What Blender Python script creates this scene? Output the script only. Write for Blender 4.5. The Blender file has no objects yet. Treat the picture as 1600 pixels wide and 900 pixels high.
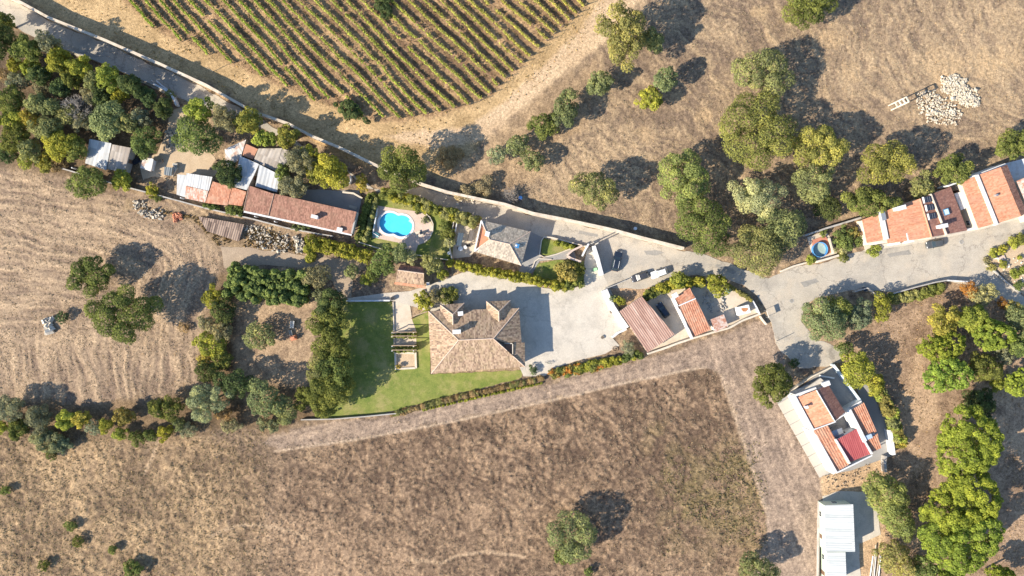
import bpy, math, random
import numpy as np
from mathutils import Vector, geometry
R = math.radians
SC = bpy.context.scene
COL = SC.collection
rng = np.random.default_rng(7)
random.seed(7)

# ---------------------------------------------------------------- camera, sky, sun, exposure
S = 6.5            # photo pixels per metre on the ground
H = 165.0          # camera height in metres
cam_d = bpy.data.cameras.new('camera'); cam = bpy.data.objects.new('camera', cam_d); COL.objects.link(cam)
cam.location = (0, 0, H); cam.rotation_euler = (0, 0, 0)
cam_d.sensor_width = 36.0; cam_d.lens = H * S / 1600.0 * 36.0
cam_d.clip_start = 1.0; cam_d.clip_end = 6000.0
SC.camera = cam
SUN_AZ, SUN_EL = R(25.5), R(31.0)          # direction the light travels in plan, elevation
wd = bpy.data.worlds.new('World'); SC.world = wd; wd.use_nodes = True
nt = wd.node_tree
sky = nt.nodes.new('ShaderNodeTexSky'); sky.sky_type = 'NISHITA'; sky.sun_disc = False; sky.ozone_density = 3.0; sky.dust_density = 0.4
sky.sun_elevation = SUN_EL; sky.sun_rotation = math.atan2(-math.cos(SUN_AZ), -math.sin(SUN_AZ)) % (2 * math.pi)
nt.links.new(sky.outputs[0], nt.nodes['Background'].inputs[0]); nt.nodes['Background'].inputs[1].default_value = 0.125
sun_d = bpy.data.lights.new('sun', 'SUN'); sun = bpy.data.objects.new('sun', sun_d); COL.objects.link(sun)
sun_d.energy = 5.0; sun_d.angle = R(0.5); sun_d.color = (1.0, 0.90, 0.745)
dirv = Vector((math.cos(SUN_EL) * math.cos(SUN_AZ), math.cos(SUN_EL) * math.sin(SUN_AZ), -math.sin(SUN_EL)))
sun.rotation_euler = dirv.to_track_quat('-Z', 'Y').to_euler()
sun.location = (-150, -80, 120)
SC.view_settings.view_transform = 'Standard'; SC.view_settings.look = 'None'
SC.view_settings.exposure = 0.95; SC.view_settings.gamma = 1.0

# ---------------------------------------------------------------- helpers
def W(px, py, z=0.0):
    k = (H - z) / H / S
    return ((px - 800.0) * k, (450.0 - py) * k, z)
def W2(px, py, z=0.0):
    return W(px, py, z)[:2]
def tag(o, label=None, cat=None, group=None, kind=None):
    if label: o['label'] = label
    if cat: o['category'] = cat
    if group: o['group'] = group
    if kind: o['kind'] = kind
    return o
def empty(name, loc, label=None, cat=None, group=None, rz=0.0):
    o = bpy.data.objects.new(name, None); COL.objects.link(o)
    o.location = loc; o.rotation_euler = (0, 0, rz); o.empty_display_size = 0.5
    return tag(o, label, cat, group)

class MB:
    def __init__(s): s.v = []; s.f = []; s.uv = {}
    def add(s, vs, fs, uvs=None):
        b = len(s.v); s.v += [tuple(p) for p in vs]
        for i, f in enumerate(fs):
            if uvs is not None: s.uv[len(s.f)] = uvs[i]
            s.f.append(tuple(b + k for k in f))
    def box(s, c, d, rz=0.0, taper=1.0):
        x, y, z = d[0] / 2, d[1] / 2, d[2]
        cs, sn = math.cos(rz), math.sin(rz); vs = []
        for zz, t in ((0, 1.0), (z, taper)):
            for a, b in ((-x, -y), (x, -y), (x, y), (-x, y)):
                vs.append((c[0] + (a * cs - b * sn) * t, c[1] + (a * sn + b * cs) * t, c[2] + zz))
        s.add(vs, [(3, 2, 1, 0), (4, 5, 6, 7), (0, 1, 5, 4), (1, 2, 6, 5), (2, 3, 7, 6), (3, 0, 4, 7)])
    def prism(s, poly, z0, z1):
        n = len(poly)
        zt = z1 if isinstance(z1, (list, tuple)) else [z1] * n
        vs = [(p[0], p[1], z0) for p in poly] + [(p[0], p[1], zt[i]) for i, p in enumerate(poly)]
        fs = [(i, (i + 1) % n, n + (i + 1) % n, n + i) for i in range(n)]
        tri = geometry.tessellate_polygon([[Vector((p[0], p[1], 0)) for p in poly]])
        fs += [tuple(n + k for k in t) for t in tri] + [tuple(t) for t in tri]
        s.add(vs, fs)
    def tube(s, p, q, r0, r1=None, n=6):
        r1 = r0 if r1 is None else r1
        p, q = Vector(p), Vector(q); d = (q - p).normalized()
        a = d.orthogonal().normalized(); b = d.cross(a); vs = []
        for c, r in ((p, r0), (q, r1)):
            for i in range(n):
                t = 2 * math.pi * i / n; vs.append(tuple(c + (a * math.cos(t) + b * math.sin(t)) * r))
        fs = [(i, (i + 1) % n, n + (i + 1) % n, n + i) for i in range(n)] + [tuple(range(n)), tuple(range(n, 2 * n))]
        s.add(vs, fs)
    def ring(s, c, r, rt, axis='z', n=16, m=5, sy=1.0, rz=0.0):
        vs = []
        for i in range(n):
            t = 2 * math.pi * i / n
            for j in range(m):
                u = 2 * math.pi * j / m; rr = r + rt * math.cos(u); h = rt * math.sin(u)
                if axis == 'z': p = (rr * math.cos(t), rr * math.sin(t) * sy, h)
                else: p = (rr * math.cos(t) * math.cos(rz) - h * math.sin(rz), rr * math.cos(t) * math.sin(rz) + h * math.cos(rz), rr * math.sin(t))
                vs.append((c[0] + p[0], c[1] + p[1], c[2] + p[2]))
        fs = [(i * m + j, ((i + 1) % n) * m + j, ((i + 1) % n) * m + (j + 1) % m, i * m + (j + 1) % m) for i in range(n) for j in range(m)]
        s.add(vs, fs)
    def build(s, name, mat, parent=None, loc=None, smooth=False):
        me = bpy.data.meshes.new(name)
        o0 = Vector(loc) if loc is not None else (Vector(parent_loc(parent)) if parent else Vector((0, 0, 0)))
        me.from_pydata([(x - o0.x, y - o0.y, z - o0.z) for x, y, z in s.v], [], s.f)
        if s.uv:
            ul = me.uv_layers.new(name='UVMap')
            for fi, uvs in s.uv.items():
                for k, li in enumerate(me.polygons[fi].loop_indices): ul.data[li].uv = uvs[k]
        me.materials.append(mat)
        if smooth: me.polygons.foreach_set('use_smooth', [True] * len(me.polygons))
        me.update()
        o = bpy.data.objects.new(name, me); COL.objects.link(o)
        if parent: o.parent = parent
        else: o.location = o0
        return o
def parent_loc(p):
    v = Vector((0, 0, 0))
    while p is not None: v = v + p.location; p = p.parent
    return v
def np_mesh(name, V, F, mat, tone=None, col=None, loc=(0, 0, 0), parent=None, local=False):
    me = bpy.data.meshes.new(name)
    V = np.asarray(V, np.float32)
    if not local: V = V - np.array(parent_loc(parent) if parent else loc, np.float32)
    nf, k = F.shape
    me.vertices.add(len(V)); me.vertices.foreach_set('co', V.ravel())
    me.loops.add(nf * k); me.loops.foreach_set('vertex_index', F.astype(np.int32).ravel())
    me.polygons.add(nf); me.polygons.foreach_set('loop_start', np.arange(nf, dtype=np.int32) * k)
    me.polygons.foreach_set('loop_total', np.full(nf, k, np.int32))
    me.update(calc_edges=True)
    if tone is not None:
        a = me.attributes.new('tone', 'FLOAT', 'FACE'); a.data.foreach_set('value', np.asarray(tone, np.float32))
    if col is not None:
        a = me.attributes.new('col', 'FLOAT_COLOR', 'POINT')
        a.data.foreach_set('color', np.concatenate([col, np.ones((len(col), 1))], 1).astype(np.float32).ravel())
    me.materials.append(mat)
    o = bpy.data.objects.new(name, me); COL.objects.link(o)
    if parent: o.parent = parent
    else: o.location = loc
    return o

# ---------------------------------------------------------------- numpy noise
_T = rng.random((512, 512)).astype(np.float32)
def vnoise(x, y, seed=0):
    x = x + seed * 37.17; y = y + seed * 91.73
    xi = np.floor(x).astype(np.int64); yi = np.floor(y).astype(np.int64)
    fx = (x - xi).astype(np.float32); fy = (y - yi).astype(np.float32)
    fx = fx * fx * (3 - 2 * fx); fy = fy * fy * (3 - 2 * fy)
    a = _T[xi % 512, yi % 512]; b = _T[(xi + 1) % 512, yi % 512]
    c = _T[xi % 512, (yi + 1) % 512]; d = _T[(xi + 1) % 512, (yi + 1) % 512]
    return (a * (1 - fx) + b * fx) * (1 - fy) + (c * (1 - fx) + d * fx) * fy
def fbm(x, y, s, oct=4, seed=0):
    t = 0; a = 0.5; n = 0
    for i in range(oct):
        t = t + a * vnoise(x / s, y / s, seed + i); n += a; a *= 0.55; s *= 0.5
    return t / n
def sdf(poly, X, Y):
    d = np.full(X.shape, 1e9, np.float32); ins = np.zeros(X.shape, bool); n = len(poly)
    for i in range(n):
        x0, y0 = poly[i]; x1, y1 = poly[(i + 1) % n]; ex, ey = x1 - x0, y1 - y0
        wx, wy = X - x0, Y - y0
        t = np.clip((wx * ex + wy * ey) / (ex * ex + ey * ey + 1e-9), 0, 1)
        d = np.minimum(d, (wx - ex * t) ** 2 + (wy - ey * t) ** 2)
        c = ((y0 <= Y) & (y1 > Y)) | ((y1 <= Y) & (y0 > Y))
        with np.errstate(divide='ignore', invalid='ignore'):
            xs = x0 + (Y - y0) / (y1 - y0 if y1 != y0 else 1e-9) * ex
        ins ^= c & (X < xs)
    d = np.sqrt(d); return np.where(ins, d, -d)
def sstep(a, b, x):
    t = np.clip((x - a) / (b - a), 0, 1); return t * t * (3 - 2 * t)

# ---------------------------------------------------------------- materials
def newmat(name):
    m = bpy.data.materials.new(name); m.use_nodes = True
    n = m.node_tree.nodes; l = m.node_tree.links
    return m, n, l, n['Principled BSDF']
def ramp(n, stops):
    r = n.new('ShaderNodeValToRGB'); e = r.color_ramp.elements
    while len(e) > 1: e.remove(e[-1])
    e[0].position = stops[0][0]; e[0].color = (*stops[0][1], 1)
    for p, c in stops[1:]:
        k = e.new(p); k.color = (*c, 1)
    return r
def noise(n, l, co, scale, detail=4, rough=0.6):
    t = n.new('ShaderNodeTexNoise'); t.inputs['Scale'].default_value = scale; t.inputs['Detail'].default_value = detail
    t.inputs['Roughness'].default_value = rough; l.new(co, t.inputs['Vector']); return t
def mixc(n, l, fac, a, b, mode='MIX'):
    m = n.new('ShaderNodeMix'); m.data_type = 'RGBA'; m.blend_type = mode
    for sock, v in ((m.inputs[0], fac), (m.inputs[6], a), (m.inputs[7], b)):
        if isinstance(v, (int, float)): sock.default_value = v
        elif isinstance(v, tuple): sock.default_value = (*v, 1)
        else: l.new(v, sock)
    return m.outputs[2]
def surf(name, a, b, scale=1.0, rough=0.85, stain=None, stain_amt=0.5, stain_scale=0.25, dust=None, dust_amt=0.5, cracks=0.0, bump=0.2, bscale=8.0, spec=0.3, metal=0.0, speck=0.0):
    """two mottled tones + blotchy stains + fine bump, in world position"""
    m, n, l, p = newmat(name)
    g = n.new('ShaderNodeNewGeometry'); co = g.outputs['Position']
    t = noise(n, l, co, scale, 6, 0.65)
    r = ramp(n, [(0.3, a), (0.7, b)]); l.new(t.outputs[0], r.inputs[0]); c = r.outputs[0]
    if stain:
        s = noise(n, l, co, stain_scale, 5, 0.7)
        q = n.new('ShaderNodeMapRange'); q.inputs[1].default_value = 0.48; q.inputs[2].default_value = 0.68; q.inputs[4].default_value = stain_amt
        l.new(s.outputs[0], q.inputs[0]); c = mixc(n, l, q.outputs[0], c, stain)
    if dust:
        s = noise(n, l, co, 0.17, 7, 0.72)
        q = n.new('ShaderNodeMapRange'); q.inputs[1].default_value = 0.50; q.inputs[2].default_value = 0.62; q.inputs[4].default_value = dust_amt
        l.new(s.outputs[0], q.inputs[0]); c = mixc(n, l, q.outputs[0], c, dust)
    if cracks:
        vo = n.new('ShaderNodeTexVoronoi'); vo.feature = 'DISTANCE_TO_EDGE'; vo.inputs['Scale'].default_value = 0.11
        wz = noise(n, l, co, 0.5, 4, 0.7); wa = n.new('ShaderNodeVectorMath'); wa.operation = 'MULTIPLY_ADD'; wa.inputs[1].default_value = (5, 5, 0); l.new(wz.outputs['Color'], wa.inputs[0]); l.new(co, wa.inputs[2]); l.new(wa.outputs[0], vo.inputs['Vector'])
        q = n.new('ShaderNodeMapRange'); q.inputs[1].default_value = 0.0; q.inputs[2].default_value = 0.02; q.inputs[3].default_value = cracks; q.inputs[4].default_value = 0.0
        l.new(vo.outputs['Distance'], q.inputs[0]); c = mixc(n, l, q.outputs[0], c, (0.17, 0.15, 0.13))
    if speck:
        s = noise(n, l, co, 5.0, 2, 0.8)
        q = n.new('ShaderNodeMapRange'); q.inputs[1].default_value = 0.35; q.inputs[2].default_value = 0.65; q.inputs[3].default_value = 1 - speck; q.inputs[4].default_value = 1 + speck
        l.new(s.outputs[0], q.inputs[0]); c = mixc(n, l, 1.0, c, q.outputs[0], 'MULTIPLY')
    l.new(c, p.inputs['Base Color']); p.inputs['Roughness'].default_value = rough
    p.inputs['Specular IOR Level'].default_value = spec; p.inputs['Metallic'].default_value = metal
    if bump:
        bn = noise(n, l, co, bscale, 4, 0.7); bp = n.new('ShaderNodeBump'); bp.inputs['Strength'].default_value = bump; bp.inputs['Distance'].default_value = 0.05
        l.new(bn.outputs[0], bp.inputs['Height']); l.new(bp.outputs[0], p.inputs['Normal'])
    return m
def roofmat(name, cols, pitch=0.25, tile=0.42, stain=None, amt=0.5, sscale=0.5, rough=0.8, jitter=1.0, metal=0.0, streak=0.0):
    m, n, l, p = newmat(name)
    uv = n.new('ShaderNodeUVMap'); uv.uv_map = 'UVMap'
    dv = n.new('ShaderNodeVectorMath'); dv.operation = 'DIVIDE'; dv.inputs[1].default_value = (pitch, tile, 1); l.new(uv.outputs[0], dv.inputs[0])
    fl = n.new('ShaderNodeVectorMath'); fl.operation = 'FLOOR'; l.new(dv.outputs[0], fl.inputs[0])
    oi = n.new('ShaderNodeObjectInfo')
    ad = n.new('ShaderNodeVectorMath'); ad.operation = 'ADD'; l.new(fl.outputs[0], ad.inputs[0]); l.new(oi.outputs['Random'], ad.inputs[1])
    wn = n.new('ShaderNodeTexWhiteNoise'); wn.noise_dimensions = '3D'; l.new(ad.outputs[0], wn.inputs[0])
    g = n.new('ShaderNodeNewGeometry')
    sv = n.new('ShaderNodeVectorMath'); sv.operation = 'MULTIPLY'; sv.inputs[1].default_value = (1.9, 0.22, 1); l.new(uv.outputs[0], sv.inputs[0])
    tn = noise(n, l, sv.outputs[0], 1.0, 4, 0.65)
    mx = n.new('ShaderNodeMath'); mx.operation = 'MULTIPLY_ADD'; mx.inputs[1].default_value = 0.55 * jitter; l.new(wn.outputs[0], mx.inputs[0])
    sb = n.new('ShaderNodeMath'); sb.operation = 'SUBTRACT'; sb.inputs[1].default_value = 0.27 * jitter; l.new(tn.outputs[0], sb.inputs[0]); l.new(sb.outputs[0], mx.inputs[2])
    k = len(cols)
    r = ramp(n, [(0.25 + 0.5 * i / (k - 1), c) for i, c in enumerate(cols)]); l.new(mx.outputs[0], r.inputs[0]); c = r.outputs[0]
    if streak:
        sc = n.new('ShaderNodeVectorMath'); sc.operation = 'MULTIPLY'; sc.inputs[1].default_value = (2.2, 0.12, 1); l.new(uv.outputs[0], sc.inputs[0])
        s = noise(n, l, sc.outputs[0], 1.0, 4, 0.7)
        q = n.new('ShaderNodeMapRange'); q.inputs[1].default_value = 0.5; q.inputs[2].default_value = 0.7; q.inputs[4].default_value = streak; l.new(s.outputs[0], q.inputs[0])
        c = mixc(n, l, q.outputs[0], c, (0.16, 0.11, 0.085))
    if stain:
        s = noise(n, l, g.outputs['Position'], sscale, 5, 0.7)
        q = n.new('ShaderNodeMapRange'); q.inputs[1].default_value = 0.47; q.inputs[2].default_value = 0.66; q.inputs[4].default_value = amt
        l.new(s.outputs[0], q.inputs[0]); c = mixc(n, l, q.outputs[0], c, stain)
    l.new(c, p.inputs['Base Color']); p.inputs['Roughness'].default_value = rough; p.inputs['Metallic'].default_value = metal
    p.inputs['Specular IOR Level'].default_value = 0.3
    return m
def plain(name, c, rough=0.5, spec=0.5, metal=0.0, coat=0.0):
    m, n, l, p = newmat(name)
    g = n.new('ShaderNodeTexCoord'); t = noise(n, l, g.outputs['Object'], 3.0, 3)
    q = n.new('ShaderNodeMapRange'); q.inputs[3].default_value = 0.85; q.inputs[4].default_value = 1.12; l.new(t.outputs[0], q.inputs[0])
    l.new(mixc(n, l, 1.0, c, q.outputs[0], 'MULTIPLY'), p.inputs['Base Color'])
    p.inputs['Roughness'].default_value = rough; p.inputs['Specular IOR Level'].default_value = spec; p.inputs['Metallic'].default_value = metal
    p.inputs['Coat Weight'].default_value = coat
    return m
def leafmat():
    m, n, l, p = newmat('foliage')
    oi = n.new('ShaderNodeObjectInfo'); at = n.new('ShaderNodeAttribute'); at.attribute_name = 'tone'
    r = ramp(n, [(0.0, (0.55, 0.6, 0.62)), (0.45, (0.95, 0.98, 0.9)), (0.8, (1.4, 1.35, 1.1)), (1.0, (1.9, 1.7, 1.3))]); l.new(at.outputs['Fac'], r.inputs[0])
    c = mixc(n, l, 1.0, oi.outputs['Color'], r.outputs[0], 'MULTIPLY')
    n.remove(p); out = n['Material Output']
    d = n.new('ShaderNodeBsdfDiffuse'); l.new(c, d.inputs[0])
    tr = n.new('ShaderNodeBsdfTranslucent'); l.new(c, tr.inputs[0])
    ms = n.new('ShaderNodeMixShader'); ms.inputs[0].default_value = 0.34; l.new(d.outputs[0], ms.inputs[1]); l.new(tr.outputs[0], ms.inputs[2])
    l.new(ms.outputs[0], out.inputs[0]); return m
def groundmat():
    m, n, l, p = newmat('dry_earth')
    at = n.new('ShaderNodeAttribute'); at.attribute_name = 'col'
    g = n.new('ShaderNodeNewGeometry')
    a = noise(n, l, g.outputs['Position'], 1.6, 6, 0.75)
    q = n.new('ShaderNodeMapRange'); q.inputs[1].default_value = 0.33; q.inputs[2].default_value = 0.67; q.inputs[3].default_value = 0.55; q.inputs[4].default_value = 1.42; l.new(a.outputs[0], q.inputs[0])
    c = mixc(n, l, 1.0, at.outputs['Color'], q.outputs[0], 'MULTIPLY')
    a2 = noise(n, l, g.outputs['Position'], 5.5, 3, 0.8)
    q2 = n.new('ShaderNodeMapRange'); q2.inputs[1].default_value = 0.36; q2.inputs[2].default_value = 0.64; q2.inputs[3].default_value = 0.62; q2.inputs[4].default_value = 1.36; l.new(a2.outputs[0], q2.inputs[0])
    c = mixc(n, l, 1.0, c, q2.outputs[0], 'MULTIPLY')
    l.new(c, p.inputs['Base Color']); p.inputs['Roughness'].default_value = 0.95; p.inputs['Specular IOR Level'].default_value = 0.1
    b = noise(n, l, g.outputs['Position'], 4.0, 5, 0.75); bp = n.new('ShaderNodeBump'); bp.inputs['Strength'].default_value = 0.8; bp.inputs['Distance'].default_value = 0.2
    l.new(b.outputs[0], bp.inputs['Height']); l.new(bp.outputs[0], p.inputs['Normal'])
    return m
LEAF = leafmat(); EARTH = groundmat()
BARK = surf('bark', (0.10, 0.075, 0.055), (0.2, 0.16, 0.12), 3.0)
TWIG = surf('dead_twigs', (0.22, 0.19, 0.16), (0.36, 0.32, 0.28), 3.0)
ASPH = surf('worn_road', (0.38, 0.335, 0.275), (0.465, 0.415, 0.34), 0.35, stain=(0.27, 0.25, 0.22), stain_amt=0.75, stain_scale=0.14, dust=(0.50, 0.42, 0.32), dust_amt=0.6, cracks=0.6, speck=0.16, bump=0.15)
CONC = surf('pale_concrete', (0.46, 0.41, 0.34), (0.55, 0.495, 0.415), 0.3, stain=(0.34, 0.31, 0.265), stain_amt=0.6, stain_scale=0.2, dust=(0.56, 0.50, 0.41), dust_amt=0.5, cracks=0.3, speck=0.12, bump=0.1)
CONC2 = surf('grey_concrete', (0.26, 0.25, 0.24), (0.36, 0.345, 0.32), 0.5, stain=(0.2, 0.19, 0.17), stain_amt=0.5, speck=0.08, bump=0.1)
PAVE = surf('cream_paving', (0.50, 0.42, 0.32), (0.62, 0.53, 0.42), 0.5, stain=(0.40, 0.33, 0.25), stain_amt=0.5, stain_scale=0.3, speck=0.08)
PINK = surf('pink_paving', (0.50, 0.38, 0.31), (0.60, 0.47, 0.39), 0.6, speck=0.1)
REDP = surf('red_paving', (0.42, 0.17, 0.11), (0.52, 0.23, 0.15), 0.8, speck=0.1)
GRASS = surf('lawn_grass', (0.11, 0.155, 0.026), (0.235, 0.245, 0.06), 0.5, stain=(0.29, 0.235, 0.09), stain_amt=0.75, stain_scale=0.17, dust=(0.30, 0.27, 0.10), dust_amt=.65, speck=0.22, bump=0.5, bscale=10)
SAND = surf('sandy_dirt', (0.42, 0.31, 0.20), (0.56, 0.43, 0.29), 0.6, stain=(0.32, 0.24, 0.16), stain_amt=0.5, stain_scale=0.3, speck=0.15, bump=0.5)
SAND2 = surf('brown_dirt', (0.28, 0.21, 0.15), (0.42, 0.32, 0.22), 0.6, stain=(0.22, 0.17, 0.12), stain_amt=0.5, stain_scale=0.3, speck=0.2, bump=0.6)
WHITE = surf('whitewash', (0.60, 0.60, 0.60), (0.69, 0.69, 0.69), 0.6, stain=(0.46, 0.42, 0.36), stain_amt=0.75, stain_scale=0.8, bump=0.05)
CREAM = surf('cream_render', (0.55, 0.48, 0.38), (0.66, 0.58, 0.47), 0.6, stain=(0.42, 0.36, 0.28), stain_amt=0.6, stain_scale=0.5, bump=0.1)
OLDW = surf('weathered_wall', (0.52, 0.43, 0.33), (0.68, 0.59, 0.47), 0.8, stain=(0.32, 0.25, 0.18), stain_amt=0.7, stain_scale=0.35, bump=0.2, speck=0.1)
GREYW = surf('grey_wall', (0.34, 0.32, 0.29), (0.46, 0.43, 0.39), 0.8, stain=(0.24, 0.21, 0.18), stain_amt=0.6, stain_scale=0.6, bump=0.2)
BRICK = surf('brown_wall', (0.24, 0.16, 0.12), (0.34, 0.24, 0.18), 1.0)
STONE = surf('pale_stone', (0.50, 0.45, 0.37), (0.72, 0.66, 0.56), 0.9, stain=(0.36, 0.29, 0.2), stain_amt=0.5, stain_scale=0.8)
GSTONE = surf('grey_stone', (0.36, 0.315, 0.25), (0.52, 0.46, 0.37), 0.9, bump=0.2)
TERRA = surf('terracotta', (0.50, 0.20, 0.11), (0.60, 0.27, 0.16), 1.0, speck=0.06)
WOOD = surf('old_timber', (0.28, 0.2, 0.13), (0.42, 0.31, 0.21), 1.5)
GLASS = plain('window_glass', (0.03, 0.045, 0.055), 0.08, 0.6)
DARK = plain('dark_rubber', (0.02, 0.02, 0.02), 0.7)
METAL = plain('bare_metal', (0.45, 0.46, 0.47), 0.4, metal=0.6)
WPAINT = plain('white_paint', (0.78, 0.78, 0.76), 0.5)
# ---------------------------------------------------------------- flat sheets of the setting (photo pixels at ground level)
def PX(*a): return [W2(a[i], a[i + 1]) for i in range(0, len(a), 2)]
SHEETS = []
def sheet(name, poly, z, mat, jit=0.0, hole=None, label=None): SHEETS.append((name, poly, z, mat, jit, hole, label))
def jag(poly, jit, step=0.7):
    out = []; n = len(poly)
    for i in range(n):
        a, b = poly[i], poly[(i + 1) % n]; d = math.dist(a, b); k = max(1, int(d / step)) if jit else 1
        for j in range(k):
            t = j / k; x, y = a[0] + (b[0] - a[0]) * t, a[1] + (b[1] - a[1]) * t
            if jit:
                nx, ny = -(b[1] - a[1]) / (d + 1e-6), (b[0] - a[0]) / (d + 1e-6)
                o = jit * (float(fbm(np.array([x]), np.array([y]), 2.5, 4, 11)[0]) - 0.5) * 2.6
                x += nx * o; y += ny * o
            out.append((x, y))
    return out
def two_circles(c1, r1, c2, r2, n=48):
    m = ((c1[0] + c2[0]) / 2, (c1[1] + c2[1]) / 2); out = []
    for i in range(n):
        t = 2 * math.pi * i / n; d = (math.cos(t), math.sin(t)); best = 0
        for c, r in ((c1, r1), (c2, r2)):
            ox, oy = m[0] - c[0], m[1] - c[1]; b = ox * d[0] + oy * d[1]; q = b * b - (ox * ox + oy * oy - r * r)
            if q > 0: best = max(best, -b + math.sqrt(q))
        out.append((m[0] + d[0] * best, m[1] + d[1] * best))
    return out
pool = two_circles(W2(609.5, 349), 18.3 / S, W2(627.5, 353), 18.3 / S)
road = PX(-60, -22, 26, 3, 75, 32, 160, 66, 320, 138, 395, 180, 440, 206, 500, 244, 555, 276, 590, 299, 660, 292, 699, 304, 789, 323, 832, 337, 879, 346, 960, 363, 1002, 374,
          1069, 392, 1110, 399, 1150, 417, 1200, 434, 1240, 419, 1290, 410, 1350, 390, 1400, 383, 1450, 374, 1520, 359, 1600, 338, 1680, 316,
          1680, 345, 1600, 366, 1560, 386, 1540, 402, 1541, 414, 1565, 436, 1605, 470, 1680, 530, 1680, 560, 1600, 497, 1545, 462, 1510, 443, 1480, 440, 1450, 443, 1395, 457, 1330, 453, 1275, 466,
          1256, 480, 1252, 500, 1270, 528, 1318, 548, 1312, 566, 1290, 572, 1250, 575, 1225, 552, 1212, 536, 1206, 505, 1196, 482, 1182, 462, 1160, 446, 1130, 434, 1090, 430, 1050, 436, 1010, 450, 985, 452, 948, 452, 940, 420, 928, 384,
          895, 380, 848, 370, 829, 364, 752, 346, 709, 332, 672, 325, 638, 309, 591, 297, 566, 294, 541, 262, 496, 243, 450, 222, 400, 196, 350, 178, 300, 162, 265, 150, 185, 110, 107, 82, 40, 52, 0, 28, -60, 0)
sheet('road', road, 0.03, ASPH, 0.45, None, 'pale worn village road')
sheet('courtyard', PX(926, 384, 944, 432, 962, 470, 979, 513, 956, 527, 968, 540, 945, 553, 900, 564, 872, 574, 850, 588, 818, 588, 806, 560, 790, 520, 700, 500, 668, 486, 650, 480, 612, 470, 545, 472, 543, 466, 600, 458, 640, 455, 668, 446, 690, 438, 727, 424, 760, 426, 810, 438, 850, 450, 880, 453, 905, 448, 913, 438, 913, 410, 917, 390), 0.05, CONC, 0.0, None, 'pale concrete courtyard and drive')
sheet('house_path', PX(829, 362, 848, 371, 843, 398, 848, 404, 862, 398, 896, 388, 900, 404, 862, 406, 843, 408, 833, 424, 826, 432, 808, 430, 814, 415), 0.045, CONC2, 0.0, None, 'grey concrete path round the roadside house')
sheet('lawn', PX(498, 468, 612, 470, 615, 520, 670, 478, 672, 585, 816, 578, 815, 591, 760, 605, 700, 619, 640, 636, 600, 645, 540, 652, 512, 655, 500, 640, 505, 560), 0.02, GRASS, 0.35, None, 'green garden lawn')
sheet('lawn', PX(846, 372, 905, 384, 893, 390, 862, 400, 846, 398), 0.024, GRASS, 0.1, None, 'small triangular lawn by the road')
sheet('lawn', PX(840, 412, 870, 406, 912, 408, 912, 446, 880, 446, 830, 436), 0.026, GRASS, 0.1, None, 'shaded lawn behind the flowering bush')
sheet('lawn', PX(575, 300, 640, 318, 708, 336, 712, 400, 700, 408, 640, 402, 590, 392, 555, 380, 562, 350), 0.022, GRASS, 0.2, pool, 'shaded lawn around the pool')
deck = PX(589, 321, 618, 326, 649, 330, 660, 333, 669, 340, 675, 350, 676, 360, 672, 371, 664, 379, 653, 383, 649, 396, 632, 396, 630, 386, 622, 379, 582, 371)
sheet('pool_deck', deck, 0.06, PINK, 0.0, pool, 'pinkish paved pool deck')
sheet('patio', PX(713, 347, 752, 354, 741, 393, 735, 401, 706, 404), 0.06, PAVE, 0.0, None, 'cream paved patio')
sheet('garden_path', PX(615, 472, 640, 472, 644, 500, 650, 516, 651, 552, 617, 552, 614, 516), 0.04, PAVE, 0.0, None, 'sandy paved strip in the lawn')
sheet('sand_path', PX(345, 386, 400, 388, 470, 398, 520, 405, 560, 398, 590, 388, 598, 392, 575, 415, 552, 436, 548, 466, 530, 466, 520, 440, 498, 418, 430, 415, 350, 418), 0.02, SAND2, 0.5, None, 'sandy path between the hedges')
sheet('yard_dirt', PX(268, 172, 292, 165, 300, 210, 335, 245, 345, 262, 335, 275, 260, 272, 222, 282, 215, 252, 245, 240, 258, 210), 0.02, SAND, 0.5, None, 'golden dirt of the shed yard')
sheet('yard_floor', PX(478, 296, 560, 298, 566, 308, 560, 334, 520, 322, 470, 312), 0.025, CONC2, 0.2, None, 'grey yard behind the long house')
sheet('villa_yard', PX(1002, 464, 1020, 462, 1062, 446, 1085, 440, 1110, 450, 1150, 455, 1178, 470, 1187, 490, 1138, 514, 1085, 528, 1033, 548, 1010, 552), 0.025, PAVE, 0.15, None, 'light paved yard of the tiled cottages')
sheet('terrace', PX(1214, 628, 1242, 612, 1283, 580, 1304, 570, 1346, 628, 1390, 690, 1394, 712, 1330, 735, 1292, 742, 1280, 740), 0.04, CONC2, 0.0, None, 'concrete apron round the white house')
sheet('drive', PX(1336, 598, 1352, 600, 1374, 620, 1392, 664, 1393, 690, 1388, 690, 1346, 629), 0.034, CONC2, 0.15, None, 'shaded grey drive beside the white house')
sheet('barn_yard', PX(1285, 775, 1310, 768, 1350, 768, 1372, 800, 1376, 835, 1342, 850, 1345, 900, 1345, 920, 1282, 920), 0.03, CONC, 0.2, None, 'concrete yard beside the white barn')
sheet('pool_terrace', PX(1261, 371, 1290, 360, 1298, 372, 1308, 396, 1278, 408, 1270, 400), 0.05, PAVE, 0.0, None, 'small terrace around the round pool')
sheet('pavement', PX(1350, 384, 1400, 379, 1456, 371, 1520, 357, 1600, 335, 1600, 340, 1520, 362, 1452, 377, 1400, 386, 1352, 392), 0.12, CONC, 0.0, None, 'narrow pale pavement along the row houses')
sheet('island_garden', PX(1544, 402, 1560, 390, 1610, 368, 1640, 380, 1640, 480, 1605, 464, 1570, 436), 0.05, SAND, 0.25, None, 'sandy garden corner at the junction')

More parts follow.
